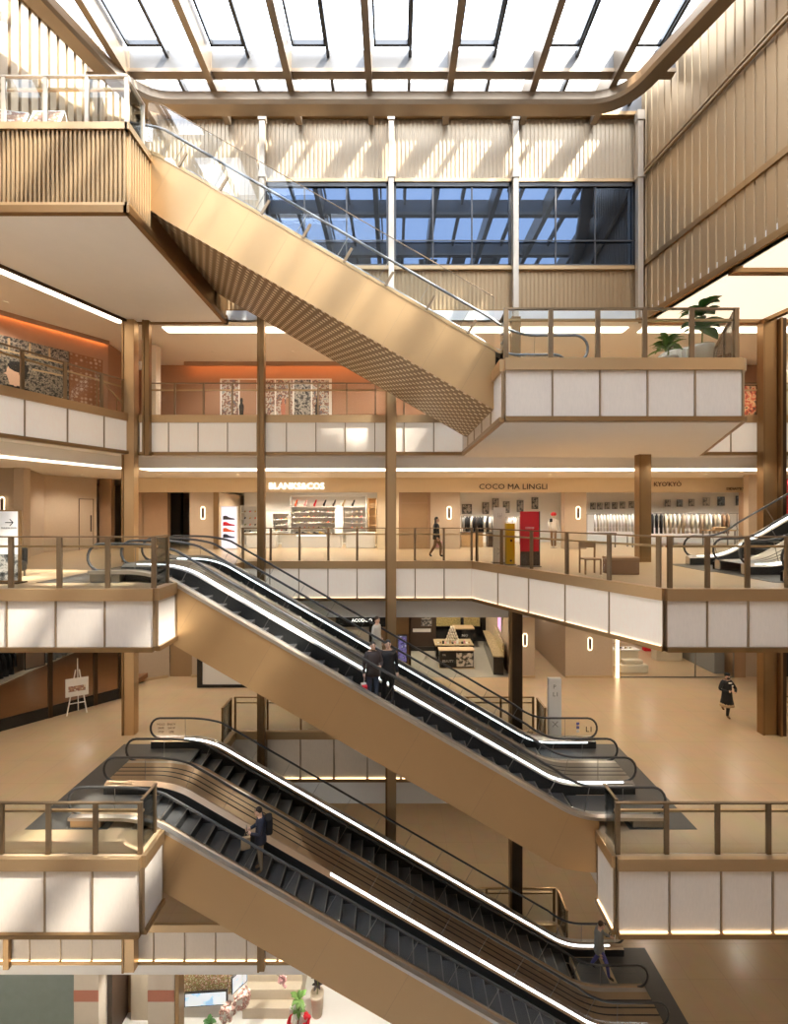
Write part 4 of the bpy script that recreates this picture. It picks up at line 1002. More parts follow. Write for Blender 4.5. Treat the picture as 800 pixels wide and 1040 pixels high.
# track spots in this shop
for k, px in enumerate((481,486,491,497,503,508)):
    t = thing('track_spot', 'small white ceiling spotlight above the rail of coats', 'spotlight', (wx(px,24.5+(k%2)*.8),24.5+(k%2)*.8,9.6), 0, 'ceiling spots in the shop with the red stand')
    MB().lathe([(.035,-.2),(.05,-.19),(.05,-.05),(.015,-.04),(.015,0)], 10).build('can', 'white', t); MB().lathe([(.03,-.212),(.03,-.205)], 10).build('lens', 'lens', t)
# mannequin with red hair
t = thing('mannequin', 'mannequin with a red wig and white jacket by the shop doorway', 'mannequin', (sx(562,22.5),22.5,L2))
mb = MB(); mb.lathe([(.05,.0),(.16,.01),(.16,.03),(.02,.05),(.02,.5)], 14); mb.build('stand', 'steel_dark', t)
mb = MB()
for s in (-1,1): mb.tube([(s*.09,0,.95),(s*.09,.01,.5),(s*.08,0,.1)], [.085,.06,.04], 10, ref=(0,1,0))
mb.build('trousers', 'cloth_brown', t, True)
mb = MB(); mb.loft([[(w*math.cos(2*PI*k/12), v*math.sin(2*PI*k/12), z) for k in range(12)] for z, w, v in ((.88,.19,.13),(1.1,.16,.11),(1.35,.2,.12),(1.45,.16,.09),(1.5,.06,.05))])
for s in (-1,1): mb.tube([(s*.19,0,1.42),(s*.25,.02,1.15),(s*.22,-.08,.92)], [.06,.05,.04], 8, ref=(0,1,0))
mb.build('jacket', 'cloth_white', t, True); MB().ball((0,0,1.64),.075,.09,.11).build('head', 'cloth_cream', t, True)
MB().ball((0,.01,1.72),.15,.13,.11).build('wig', 'red', t, True); MB().box(-.22,-.10,-.14,-.02,1.32,1.5).build('scarf', 'coat_black', t, bevel=.03)
# stands by the rail
def stand(name, label, cat, x, y, w, h, m, feet=.02):
    t = thing(name, label, cat, (x,y,L2))
    MB().box(-w/2,w/2,-.025,.025,.0,h).build('board', m, t, bevel=.006); MB().box(-w/2-.04,w/2+.04,-.16,.16,0,.03).build('foot_plate', 'steel_dark', t)
    return t
t = stand('banner_stand', 'tall red banner stand with a dark foot by the slanting rail', 'banner stand', wx(538,14.7), 14.75, .62, 1.83, 'red'); 
MB().box(-.31,.31,-.03,-.026,.03,.5).build('dark_band', 'dark_brown', t); MB().box(.31,.335,-.05,.05,0,1.83).build('edge', 'dark', t)
text('lettering', 'CODES', .09, 'white', t, (0,-.03,1.28), depth=.003); text('lettering', 'COLLECTION', .05, 'white', t, (0,-.03,1.19), depth=.003)
t = stand('pillar_stand', 'narrow yellow stand beside the tall red banner', 'stand', wx(518,15.2), 15.25, .28, 1.42, 'yellow')
MB().box(-.14,.14,-.12,.12,.03,1.42).build('column_body', 'yellow', t); MB().box(-.02,.05,-.126,-.12,.80,.87).build('black_mark', 'dark', t); MB().box(-.03,.04,-.126,-.12,.12,.18).build('black_mark', 'dark', t)
t = stand('banner_stand', 'white banner stand with a small line drawing beside the yellow stand', 'banner stand', wx(505.5,15.6)+.1, 15.82, .44, 1.98, 'white')
mb = MB()
for k in range(7): mb.tube([(-.06+.02*k,-.028,1.62+.05*math.sin(k*1.7)),(-.04+.022*k,-.028,1.72+.06*math.cos(k*2.1))], .004, 4)
mb.build('line_drawing', 'steel_dark', t); mb = MB(); mb.tube([(-.08,-.028,.52),(.06,-.028,.42)],.006,4); mb.tube([(-.08,-.028,.30),(.06,-.028,.42)],.006,4); mb.build('arrow_mark', 'steel_dark', t)
# chair and suitcase near the corner of the rail
t = thing('wooden_chair', 'brown wooden chair behind the slanting glass rail', 'chair', (5.75,13.0,L2))
MB().box(-.24,.24,-.22,.22,.42,.46).build('seat', 'brown_wall', t, bevel=.01); MB().box(-.24,.24,.18,.22,.75,.95).build('backrest', 'brown_wall', t, bevel=.01)
for sx_ in (-1,1):
    for sy, h in ((-1,.42),(1,.95)): MB().box(sx_*.22-.02,sx_*.22+.02,sy*.2-.02,sy*.2+.02,0,h).build('leg', 'brown_wall', t)
t = thing('storage_box', 'brown lidded box beside the wooden chair', 'box', (6.65,13.0,L2))
MB().box(-.42,.42,-.25,.25,0,.42).build('body', 'cloth_brown', t, bevel=.02); MB().box(-.43,.43,-.26,.26,.42,.5).build('lid', 'brown_wall', t, bevel=.02)

# ---- clothes shop with small photos
d = 24.6
rack('long clothes rail hung with cream tops left of the gold column', sx(595,d), sx(644,d), d, L2, 1.72)
for k in range(13): garment(sx(598,d)+.34+k*.172, d, L2+1.7, 1.15, ['cloth_white','cloth_cream','cloth_white'][k%3], 'cream or white top on the long rail left of the square column', 'tops left of the square column', 1.2)
rack('long clothes rail hung with black, cream and brown coats', sx(657,d), sx(750,d), d, L2, 1.76)
for k, m in enumerate(['coat_black','coat_black','coat_black','cloth_cream','cloth_cream','cloth_white','cloth_cream','cloth_beige','cloth_white','cloth_cream','cloth_white','cloth_beige','cloth_cream','cloth_white','cloth_beige','cloth_cream','cloth_brown','cloth_brown']):
    garment(sx(660,d)+.12+k*.245, d, L2+1.74, 1.15, m, 'long coat on the rail right of the square column, '+('black' if m == 'coat_black' else 'brown' if m in ('cloth_brown',) else 'beige' if m == 'cloth_beige' else 'pale')+' one', 'coats right of the square column', 1.4)
for k, (px, py) in enumerate(((602,514),(609,514),(616.5,513.5),(624,513.5),(632,513),(641,512.5))):
    t = thing('wall_picture', 'tiny framed photo in the row left of the square column', 'picture', (wx(px,26.1),26.1,wz(py,26.1)), 0, 'tiny photos left of the square column')
    MB().box(-.15,.15,-.02,.02,-.2,.2).build('frame', 'frame_dark', t); MB().box(-.13,.13,-.026,-.02,-.18,.18).build('print', 'pic_dark', t)
for k, (px, py, s) in enumerate(((678,511,.8),(690,511,.85),(702,510.5,.85),(717,509.5,.95),(732,509,1.05),(751,508.5,1.15))):
    t = thing('wall_picture', 'framed dark photo in the row right of the square column', 'picture', (wx(px,26.1),26.1,wz(py,26.1)), 0, 'photos right of the square column')
    MB().box(-.2*s,.2*s,-.02,.02,-.25*s,.25*s).build('frame', 'frame_dark', t); MB().box(-.18*s,.18*s,-.026,-.02,-.23*s,.23*s).build('print', 'pic_blue' if k in (1,4,5) else 'pic_dark', t)
for k, (x, w, h) in enumerate(((10.6,.9,.75),(13.4,1.1,.6),(17.,.7,.9))):
    t = thing('display_table', ['low dark display table left of the square column','low wooden display table under the pale coats','small wooden table with a tray near the wide column'][k], 'table', (x,23.2,L2))
    MB().box(-w,w,-.3,.3,h-.05,h).build('table_top', ['dark_brown','wood_pale','wood_pale'][k], t)
    for a in (-1,1):
        for b in (-1,1): MB().box(a*(w-.05)-.025,a*(w-.05)+.025,b*.25-.025,b*.25+.025,0,h-.05).build('leg', 'steel_dark', t)
t = tag(MB().box(16.7,17.3,23.0,23.3,L2+.902,L2+1.05).build('tray', 'tan', bevel=.03), 'tan tray on the small wooden table near the wide column', 'tray')

# ---- arrow sign board and its neighbour
t = thing('sign_board', 'freestanding bronze framed board with an arrow on white paper', 'sign board', (-9.87,11.22,L2))
MB().box(-.42,.42,-.04,.04,.03,1.86).build('frame', 'bronze', t, bevel=.008)
MB().box(-.38,.38,-.046,-.04,.72,1.82).build('white_sheet', 'white', t); MB().box(-.38,.38,-.047,-.04,.08,.74).build('dark_picture', 'pic_dark', t)
MB().box(-.46,.46,-.16,.16,0,.035).build('foot_plate', 'bronze_dark', t)
mb = MB(); mb.box(.07,.27,-.05,-.046,1.53,1.55)
for s in (-1,1): mb.obox((.225,-.048,1.54+s*.042),(.707,0,-.707*s),(0,1,0),(.707*s,0,.707),.06,.002,.009)
mb.build('arrow', 'dark', t); text('lettering', 'FASHION STORE', .055, 'dark', t, (.17,-.047,1.40), depth=.002)
t = thing('lounge_seat', 'dark rounded seat beside the arrow sign board', 'seat', (-10.75,12.3,L2))
MB().box(-.35,.35,-.3,.3,.15,.45).build('seat', 'dark', t, bevel=.06); MB().box(-.35,.35,.22,.32,.3,.8).build('backrest', 'dark', t, bevel=.05)
for a in (-1,1):
    for b in (-1,1): MB().box(a*.3-.02,a*.3+.02,b*.24-.02,b*.24+.02,0,.16).build('leg', 'steel_dark', t)

# ---- orange-topped gallery
wallseg('wall_gallery', (-12.3,21.4), (18,21.4), L3, 15.2, .3, 'peach_wall', 'peach wall glowing orange along its top')
wallseg('wall_gallery', (-17.4,11.2), (-12.0,18.6), L3, 15.2, .3, 'peach_wall', 'peach wall of the side gallery carrying the portrait poster')
wallseg('wall_gallery', (-12.0,18.6), (-12.3,21.4), L3, 15.2, .3, 'peach_wall', 'short brown return of the side gallery wall')
o = MB().box(-9.9,4,20.96,21.02,15.13,15.19).build('trim_8', 'led_orange'); struct(o, 'orange light strip along the top of the peach wall', 'light strip')
a, b = onseg((-17.4,11.2),(-12,18.6),.2,.10), onseg((-17.4,11.2),(-12,18.6),9.1,.10)
o = MB().tube([(a.x,a.y,15.12),(b.x,b.y,15.12)], .03, 6).build('trim_9', 'led_orange'); struct(o, 'orange light strip along the side gallery wall', 'light strip')
mb = MB(); mb.box(-9.9,4,20.88,20.93,15.0,15.2); struct(mb.build('trim_10', 'peach_wall'), 'shallow peach ledge hiding the orange light strip', 'trim')
t = thing('shop_window', 'wide shop window with posters of shelves and people', 'shop window', ((-8.35-3.0)/2,21.36,L3))
MB().box(-2.68,2.68,-.06,.0,.3,2.86).build('frame', 'white', t)
for k in range(6): MB().box(-2.6+k*.87,-2.6+k*.87+.8,-.07,-.06,.34,2.8).build('poster', ['pic_shelves','peach_wall','pic_shelves','pic_shelves','pic_dark','pic_shelves'][k], t)
for k, x in enumerate((-1.65,.35,.55,2.0)): MB().loft([[(x+r*math.cos(2*PI*q/8), -.075+.004*math.sin(2*PI*q/8), z) for q in range(8)] for z, r in ((.5,.07),(1.2,.10),(1.55,.12),(1.7,.05),(1.78,.075),(1.92,.05))]).build('pictured_figure', ['dark','terracotta','peach_wall','dark'][k], t)
t = thing('support_column', 'pale square column with a small hanging sign in the gallery corner', 'column', (-10.3,18.9,L3), kind='structure')
MB().box(-.25,.25,-.2,.2,0,3.5).build('shaft', 'plaster', t); MB().box(-.55,-.27,-.05,.03,2.5,2.85).build('hanging_sign', 'white', t)
t = thing('stair_rail', 'slanting dark stair handrail behind the gallery corner glass', 'handrail', (-11.3,17.6,L3))
MB().tube([(-.5,0,1.9),(1.1,0,.1)], .03, 8).build('handrail', 'bronze', t); MB().tube([(-.5,0,0),(-.5,0,1.9)], .02, 8, ref=(1,0,0)).build('post', 'bronze', t); MB().tube([(.3,0,0),(.3,0,1.0)], .02, 8, ref=(1,0,0)).build('post', 'bronze', t)
a, b = onseg((-17.4,11.2),(-12,18.6),.1,.26), onseg((-17.4,11.2),(-12,18.6),9.1,.26); r_ = onseg((0,0),(5.4,7.4),0,.04)
struct(MB().prism([tuple(a),tuple(b),tuple(b+r_),tuple(a+r_)],15.03,15.2).build('trim_14','peach_wall'), 'shallow ledge along the side gallery wall', 'trim')
# portrait poster on the side gallery wall
p0 = onseg((-17.4,11.2),(-12,18.6),0,0); ang = math.atan2(7.4,5.4)
t = thing('wall_poster', 'large dark poster with a profile portrait and rows of shelves', 'poster', (p0.x,p0.y,L3), ang)
MB().box(2.5,7.75,-.05,-.005,.35,2.75).build('print', 'pic_market', t)
mb = MB(); mb.box(2.6,7.7,-.056,-.05,2.2,2.26); mb.box(6.6,7.7,-.056,-.05,1.72,1.78)
for k in range(4): mb.box(5.3+.6*k,5.36+.6*k,-.056,-.05,2.2,2.7)
mb.build('pictured_beams', 'tan', t)
HX = 6.1
mb = MB(); mb.loft([[(HX+r*math.cos(2*PI*q/14),-.062+.006*math.sin(2*PI*q/14),z) for q in range(14)] for z, r in ((1.0,.16),(1.12,.17),(1.22,.20),(1.38,.24),(1.55,.24),(1.68,.2))])
mb.loft([[(HX-.22,-.064,1.5),(HX-.32,-.064,1.40),(HX-.22,-.064,1.36)],[(HX-.22,-.056,1.5),(HX-.32,-.056,1.40),(HX-.22,-.056,1.36)]]); mb.build('pictured_face', 'skin', t)
mb = MB(); mb.ball((HX+.09,-.06,1.70),.31,.014,.22); mb.ball((HX+.22,-.06,1.5),.13,.014,.2); mb.build('pictured_hair', 'hair', t)
mb = MB(); mb.loft([[(HX+w*math.cos(2*PI*q/14),-.06+.008*math.sin(2*PI*q/14),z) for q in range(14)] for z, w in ((.37,.85),(.7,.72),(.92,.5),(1.03,.2))]); mb.build('pictured_jacket', 'coat_black', t)
t = thing('lattice_panel', 'patterned lattice panel beside the portrait poster', 'panel', (p0.x,p0.y,L3), ang)
MB().box(7.77,8.95,-.04,-.005,.35,2.75).build('pattern_board', 'lattice', t)
# posters beyond the planted balcony
t = thing('wall_poster', 'red and dark poster seen behind the far glass rail', 'poster', (16.2,21.3,L3)); MB().box(-1.4,1.15,-.05,.0,.3,2.5).build('print', 'pic_red', t); MB().box(-1.5,1.25,-.03,.03,.25,2.55).build('frame', 'bronze_dark', t)
t = thing('wall_poster', 'cream poster with dark round shapes at the picture edge', 'poster', (18.6,19.8,L3)); MB().box(-1.1,1.4,-.05,.0,.1,2.7).build('print', 'cloth_cream', t)
mb = MB()
for k in range(12): mb.ball((-.8+.35*(k%6),-.055,.5+.8*(k//6)+.2*(k%2)),.13,.01,.2)
mb.build('pictured_shapes', 'coat_brown', t)
wallseg('wall_gallery', (17.2,19.9), (22.9,19.9), L3, 15.2, .3, 'plaster', 'cream wall behind the far glass rail')
# ================================================================ ground storey shops
G = 21.7
wallseg('wall_ground', (-12.6,21.0), (wx(171,G),G+.1), 0, 4.08, .3, 'beige_stone', 'beige stone wall beside the plain brown door')
o = wallseg('door_3', (wx(171,G),G+.15), (wx(194,G),G+.15), 0, 4.08, .2, 'door_brown', 'plain brown door left of the black framed board', 'door')
wallseg('wall_ground', (wx(194,G),G+.1), (-9.0,G+.1), 0, 4.08, .3, 'beige_stone', 'narrow beige strip right of the brown door')
mb = MB(); mb.prism([(-12.55,20.96),(-11.08,21.74),(-11.05,21.70),(-12.52,20.92)],0,.12); mb.box(-9.95,-9.,21.72,21.79,0,.12); struct(mb.build('baseboard_ground', 'tan'), 'pale wooden baseboard by the brown door', 'baseboard')
t = thing('notice_board', 'large blank white hoarding in a thick black frame', 'board', (-6.4,20.5,0))
MB().box(-2.5,2.5,-.03,.1,.1,3.4).build('white_face', 'white', t); mb = MB(); mb.box(-2.68,-2.44,-.07,.1,0,3.5); mb.box(2.44,2.68,-.07,.1,0,3.5); mb.box(-2.44,2.44,-.07,.1,0,.14); mb.box(-2.44,2.44,-.07,.1,3.3,3.5); mb.build('frame', 'black_gloss', t)
wallseg('wall_ground', (-9.0,G+.4), (-2.7,G+.4), 0, 4.08, .3, 'beige_stone', 'beige wall behind the white hoarding')
# black portal shop behind the white coat
t = thing('shop_portal', 'black framed shop entrance with small lettering behind the white coated person', 'shop entrance', (wx(362,G),G,0), kind='structure')
mb = MB(); mb.box(-1.0,1.75,-.1,.3,2.5,3.3); mb.box(.62,.78,-.1,.3,0,2.5); mb.box(-1.0,-.84,-.1,.3,0,2.5); mb.build('portal_frame', 'black_gloss', t)
text('lettering', 'ACODOO', .22, 'sign_white', t, (.27,-.105,2.82), depth=.004)
MB().box(-.84,.62,.25,.3,0,2.5).build('interior_panel', 'plaster', t); MB().box(.78,1.75,.2,.3,0,2.5).build('side_panel', 'brown_wall', t)
t = thing('pillar', 'brown pillar carrying the purple screen', 'pillar', (wx(406,21.2),21.2,0), kind='structure')
MB().box(-.42,.42,-.2,.6,0,4.08).build('shaft', 'door_brown', t)
t = thing('wall_screen', 'purple lit poster screen on the brown pillar behind the couple', 'screen', (wx(408,20.98),20.97,0))
MB().box(-.2,.24,-.05,.02,.95,2.3).build('bezel', 'frame_dark', t); MB().box(-.17,.21,-.056,-.05,1.0,2.25).build('picture', 'pic_purple', t)
# cosmetics shop
o = MB().box(wx(415,G),wx(519,G),G,28,.002,.012).build('floor_shop', 'grey_floor'); struct(o, 'grey floor of the cosmetics shop', 'floor')
wallseg('wall_ground', (.7,27.8), (6.6,27.8), 0, 4.08, .1, 'black_gloss', 'black back wall of the cosmetics shop')
wallseg('wall_ground', (.74,27.8), (.74,21.9), 0, 4.08, .1, 'dark_brown', 'dark side wall of the cosmetics shop')
wallseg('wall_ground', (5.9,21.7), (6.5,27.8), 0, 4.08, .1, 'plaster', 'pale side wall of the cosmetics shop behind the lit shelf')
t = thing('wall_display', 'dark lit display cabinet with white lettering in the cosmetics shop', 'display cabinet', (1.7,26.2,0))
MB().box(-.75,.75,-.3,.3,0,2.9).build('cabinet', 'dark_brown', t); MB().box(-.6,.45,-.31,-.3,1.1,1.3).build('white_caption', 'white', t); MB().box(-.1,.5,-.31,-.3,1.45,2.4).build('pictured_bottle', 'pic_dark', t); MB().box(-.78,.78,-.34,.32,0,.25).build('plinth', 'dark', t)
for k, (a, b) in enumerate(((2.6,4.2),(4.3,5.4))):
    t = thing('wall_picture', ['wide golden lit picture on the cosmetics back wall','smaller golden lit picture on the cosmetics back wall'][k], 'picture', ((a+b)/2,27.7,0)); w = (b-a)/2
    MB().box(-w,w,-.03,.02,.95,2.6).build('frame', 'dark', t); MB().box(-w+.05,w-.05,-.04,-.03,1.0,2.55).build('print', 'pic_gold', t)
t = thing('display_table', 'black island counter covered with cosmetics', 'counter', (wx(460,24.6),24.6,0))
MB().box(-1.0,1.0,-.55,.55,.25,.85).build('body', 'black_gloss', t, bevel=.02); MB().box(-1.05,1.05,-.6,.6,.85,.9).build('counter_top', 'goods_mix', t)
for a in (-1,1):
    for b in (-1,1): MB().box(a*.9-.04,a*.9+.04,b*.45-.04,b*.45+.04,0,.25).build('leg', 'dark', t)
_j = None
k = 0
for lvl in range(5):
    for q in range(6-lvl):
        lab = 'small pale jar in the stacked pyramid on the island counter'
        if _j is None:
            _j = MB().lathe([(.0,0),(.055,.0),(.055,.13),(.03,.135),(.03,.17),(.0,.17)], 10).build('jar', 'cloth_cream', None, True); o = _j
        else: o = inst(_j)
        o.location = (wx(460,24.6)-.35+q*.13+lvl*.065, 24.75, .902+lvl*.172); tag(o, lab, 'jar', 'jars in the pyramid')
for k in range(14):
    o = MB().box(-.05,.05,-.035,.035,0,.07+.05*(k%3)).build('cosmetics_box', ['white','tan','dark','pink'][k%4], bevel=.004); o.location = (wx(460,24.6)-.85+.13*k, 24.25+.08*(k%2), .902)
    tag(o, 'small cosmetics box along the front edge of the island counter', 'box', 'boxes on the island counter')
t = thing('display_stand', 'black sign plinth with printed faces in front of the island counter', 'plinth', (wx(463,23.2),23.2,0))
MB().box(-.88,.88,-.25,.25,.03,.92).build('body', 'black_gloss', t, bevel=.01); MB().box(-.02,.84,-.262,-.25,.10,.80).build('printed_faces', 'pic_faces', t)
MB().box(-.92,.92,-.3,.3,.92,.96).build('top', 'tan', t); MB().box(-.92,.92,-.3,.3,0,.05).build('plinth_base', 'tan', t)
text('lettering', 'BEAUTY', .16, 'white', t, (-.46,-.255,.38), depth=.003); text('lettering', 'HA', .12, 'white', t, (-.66,-.255,.70), depth=.003)
t = thing('display_counter', 'dark counter with a tan top at the back of the cosmetics shop', 'counter', (4.2,26.9,0))
MB().box(-.6,.6,-.35,.35,0,1.1).build('body', 'black_gloss', t); MB().box(-.62,.62,-.4,.4,1.1,1.16).build('top', 'tan', t)
text('lettering', 'NIO', .2, 'white', t, (.05,-.355,.72), depth=.003)
t = thing('wall_shelf', 'long black wall counter lined with cosmetics along the shop side', 'counter', (5.45,24.6,0))
a = math.atan2(6.1,.6)-PI/2
t.rotation_euler = (0,0,a)
MB().box(-.25,.25,-2.6,2.2,0,.9).build('body', 'black_gloss', t); MB().box(-.28,.28,-2.62,2.2,.9,.95).build('counter_top', 'goods_mix', t); MB().box(.2,.26,-2.6,2.2,1.0,1.6).build('shelf_back', 'pic_flowers', t)
t = thing('wall_screen', 'pink lit screen above the black wall counter', 'screen', (5.78,24.4,0), a); MB().box(-.04,.02,-1.0,1.0,1.75,3.2).build('bezel', 'white', t); MB().box(-.05,-.04,-.95,.95,1.8,3.15).build('picture', 'screen_pink', t)
# piers right of it
wallseg('wall_ground', (wx(519,G),G), (wx(543,G),G), 0, 4.08, 6, 'beige_stone', 'beige pier beside the dark bronze column')
wallseg('wall_ground', (wx(574,G),G), (wx(622,G),G), 0, 4.08, 6, 'beige_stone', 'beige stone pier with a glowing wall lamp beside the glass shop')
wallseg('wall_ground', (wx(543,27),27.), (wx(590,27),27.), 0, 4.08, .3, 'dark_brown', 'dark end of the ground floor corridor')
mb = MB(); mb.box(wx(519,G),wx(543,G),G-.05,G,0,.1); mb.box(wx(574,G),wx(622,G),G-.05,G,0,.1); struct(mb.build('baseboard_pier', 'tan'), 'pale wooden baseboard along the stone piers', 'baseboard')
o = MB().box(wx(625.5,G),wx(628.5,G),G-.02,G+.05,0,4.05).build('trim_11', 'led_warm'); struct(o, 'glowing vertical light strip at the edge of the glass shop', 'light strip')
# glass shop
t = thing('shop_window', 'clear glass shopfront in tall sheets behind the running person', 'shopfront', (wx(629,G),G,0), kind='structure')
for k in range(3): MB().box(k*1.85+.01,k*1.85+1.84,-.01,.01,.05,4.05).build('glass_sheet', 'glass_shop', t)
mb = MB(); mb.box(0,5.6,-.03,.03,0,.05); mb.box(3.68,3.72,-.03,.03,0,4.05); mb.box(5.55,5.6,-.03,.03,0,4.05); mb.build('window_frame', 'steel_dark', t)
wallseg('wall_ground', (10.9,27.5), (17.2,27.5), 0, 4.08, .2, 'plaster', 'pale back wall of the glass shop')
wallseg('wall_ground', (wx(745,G),G), (wx(757,G),G), 0, 4.08, 6, 'brown_wall', 'brown pier at the end of the glass shop')
wallseg('wall_ground', (wx(757,G),G+.1), (wx(790,G),G+.1), 0, 4.08, .5, 'beige_stone', 'beige wall behind the wide gold column')
wallseg('wall_ground', (wx(790,G),G+.1), (22.9,G+.1), 0, 4.08, .5, 'dark', 'black shopfront at the picture edge')
for k, (x, y, w) in enumerate(((12.0,23.6,.95),(15.,24.4,.8))):
    t = thing('display_table', ['low pale shoe table just inside the glass shop','white shoe table deeper inside the glass shop'][k], 'table', (x,y,0))
    MB().box(-w,w,-.3,.3,.80,.86).build('table_top', 'white', t, bevel=.01); MB().box(-w+.1,w-.1,-.25,.25,0,.8).build('base', 'cloth_cream', t)
    for q in range(6): shoe(x-w+.25+q*.26, y, .862, .8, 'shoe on the '+['low pale table inside the glass shop','white table deeper in the glass shop'][k], ['shoes on the low pale table','shoes on the deeper white table'][k], ['tan','cloth_brown','pink','coat_brown','gold_shoe','cloth_cream'][q])
t = thing('bench', 'rounded cream bench in front of the low pale shoe table', 'bench', (12.1,22.5,0)); MB().box(-.7,.7,-.25,.25,.0,.42).build('seat_block', 'cloth_cream', t, bevel=.06); MB().box(-.5,.5,-.12,.22,.422,.62).build('upper_block', 'cream_tile', t, bevel=.05)
t = tag(MB().box(14.6,15.6,25.8,26.1,.0,1.1).build('red_display', 'red', bevel=.03), 'red display block at the back of the glass shop', 'display')
t = thing('wall_shelf', 'lit slanting shelf along the side of the glass shop', 'shelf', (16.3,24.,0)); MB().box(-.25,.25,-1.8,1.8,0,1.1).build('body', 'cloth_grey', t); MB().box(-.27,.27,-1.8,1.8,1.1,1.14).build('lit_top', 'led_soft', t)
# slim white direction totem
t = thing('direction_totem', 'slim white direction totem reading L1 by the escalator foot', 'totem', (5.75,15.9,0)); MB().box(-.23,.23,-.08,.08,.02,2.15).build('board', 'white', t, bevel=.01); MB().box(-.3,.3,-.15,.15,0,.02).build('foot_plate', 'steel_dark', t)
text('lettering', 'P', .2, 'steel_dark', t, (-.02,-.083,1.85), depth=.003); text('lettering', 'L1', .22, 'steel_dark', t, (.02,-.083,1.58), depth=.003)
mb = MB(); mb.tube([(-.1,-.084,.62),(.1,-.084,.42)],.012,6); mb.tube([(.1,-.084,.62),(-.1,-.084,.42)],.012,6); mb.build('cross_mark', 'steel_dark', t)
# ---- wooden floored shop on the slanting front
SA, SB = (-17.4,13.1), (-11.75,19.4)
t = thing('shop_window', 'slanting glass shopfront on a black base, in front of the wooden floor', 'shopfront', kind='structure')
a, b = Vector(SA), Vector(SB); dd = (b-a).normalized(); ll = Vector((-dd.y,dd.x)); LEN = (b-a).length
def onfront(u, v): q = a+dd*u+ll*v; return (q.x,q.y)
MB().prism([onfront(0,0),onfront(LEN,0),onfront(LEN,.12),onfront(0,.12)], 0, .42).build('base', 'black_gloss', t)
for k in range(4): u0, u1 = LEN*k/4+.02, LEN*(k+1)/4-.02; MB().prism([onfront(u0,.05),onfront(u1,.05),onfront(u1,.065),onfront(u0,.065)], .42, 4.05).build('glass_sheet', 'glass_shop', t)
for u in (.68,.86,.97): MB().prism([onfront(LEN*u,-.02),onfront(LEN*u+.14,-.02),onfront(LEN*u+.14,.14),onfront(LEN*u,.14)], 0, 4.05).build('mullion', 'bronze_dark', t)
o = MB().prism([onfront(0,.14),onfront(LEN,.14),(-11.9,25),(-17.6,25),(-17.6,13.2)], .15, .36).build('floor_wood', 'wood'); struct(o, 'glossy brown wooden floor inside the slanting shopfront', 'floor')
o = MB().box(-18.0,-17.6,13.2,25,.15,.42).build('trim_12', 'cream_tile'); struct(o, 'pale stone edge of the brown wooden floor', 'trim')
wallseg('wall_ground', (-18.9,25), (-12.6,25), 0, 4.08, .2, 'dark_brown', 'dark back wall of the wooden floored shop')
wallseg('wall_ground', (-12.5,25.), (-12.5,21.), 0, 4.08, .2, 'dark_brown', 'dark end wall of the wooden floored shop')
t = None
for k in range(9): garment(-18.25, 18.6+k*.28, 1.7, .2, 'coat_black', 'black garment hanging beyond the brown wooden floor', 'black garments beyond the wooden floor', 1.6)
mb = thing('clothes_rail', 'long rail running along the stone edge with black garments', 'clothes rail', (-18.25,19.8,.0)); MB().tube([(0,-1.6,1.72),(0,1.4,1.72)], .018, 8).build('bar', 'steel_dark', mb)
for s in (-1.6,1.4): MB().tube([(0,s,0),(0,s,1.72)], .018, 8, ref=(1,0,0)).build('upright', 'steel_dark', mb)
t = thing('standing_mirror', 'standing mirror reflecting the wooden floor', 'mirror', (-17.75,21.9,.42)); MB().box(-.03,.03,-.42,.42,0,1.75).build('frame', 'dark', t); MB().box(.03,.036,-.38,.38,.04,1.7).build('mirror_glass', 'steel', t)
t.rotation_euler = (0,0,-.5)
_b = None
for k in range(6):
    if _b is None:
        _b = thing('display_bag', 'grey bag standing in the row on the stone edge', 'bag', (0,0,0), 0, 'bags on the stone edge')
        MB().loft([[(w*math.cos(2*PI*q/10), .11*math.sin(2*PI*q/10), z) for q in range(10)] for z, w in ((0,.2),(.1,.24),(.3,.22),(.42,.17))]).build('body', 'cloth_grey', _b, True)
        MB().tube([(-.1,0,.4),(-.08,0,.6),(.08,0,.6),(.1,0,.4)], .014, 6, ref=(0,1,0)).build('handle', 'dark', _b); o = _b
    else: o = copy_tree(_b)
    o.location = (-17.8, 22.7+k*.38, .42)
# easel
t = thing('easel_sign', 'white easel holding a picture card before the slanting shopfront', 'easel', (-12.75,17.85,0), .5)
for s in (-1,1): MB().tube([(s*.06,0,1.75),(s*.33,-.12,0)], .022, 6, ref=(0,1,0)).build('leg', 'white', t)
MB().tube([(0,.02,2.2),(0,.25,0)], .02, 6, ref=(1,0,0)).build('leg', 'white', t); MB().tube([(-.28,-.10,.45),(.28,-.10,.45)], .02, 6).build('crossbar', 'white', t)
MB().box(-.38,.38,-.10,-.075,.72,1.45).build('card', 'white', t, bevel=.005); MB().box(-.28,.28,-.106,-.1,.92,1.14).build('print', 'pic_food', t)

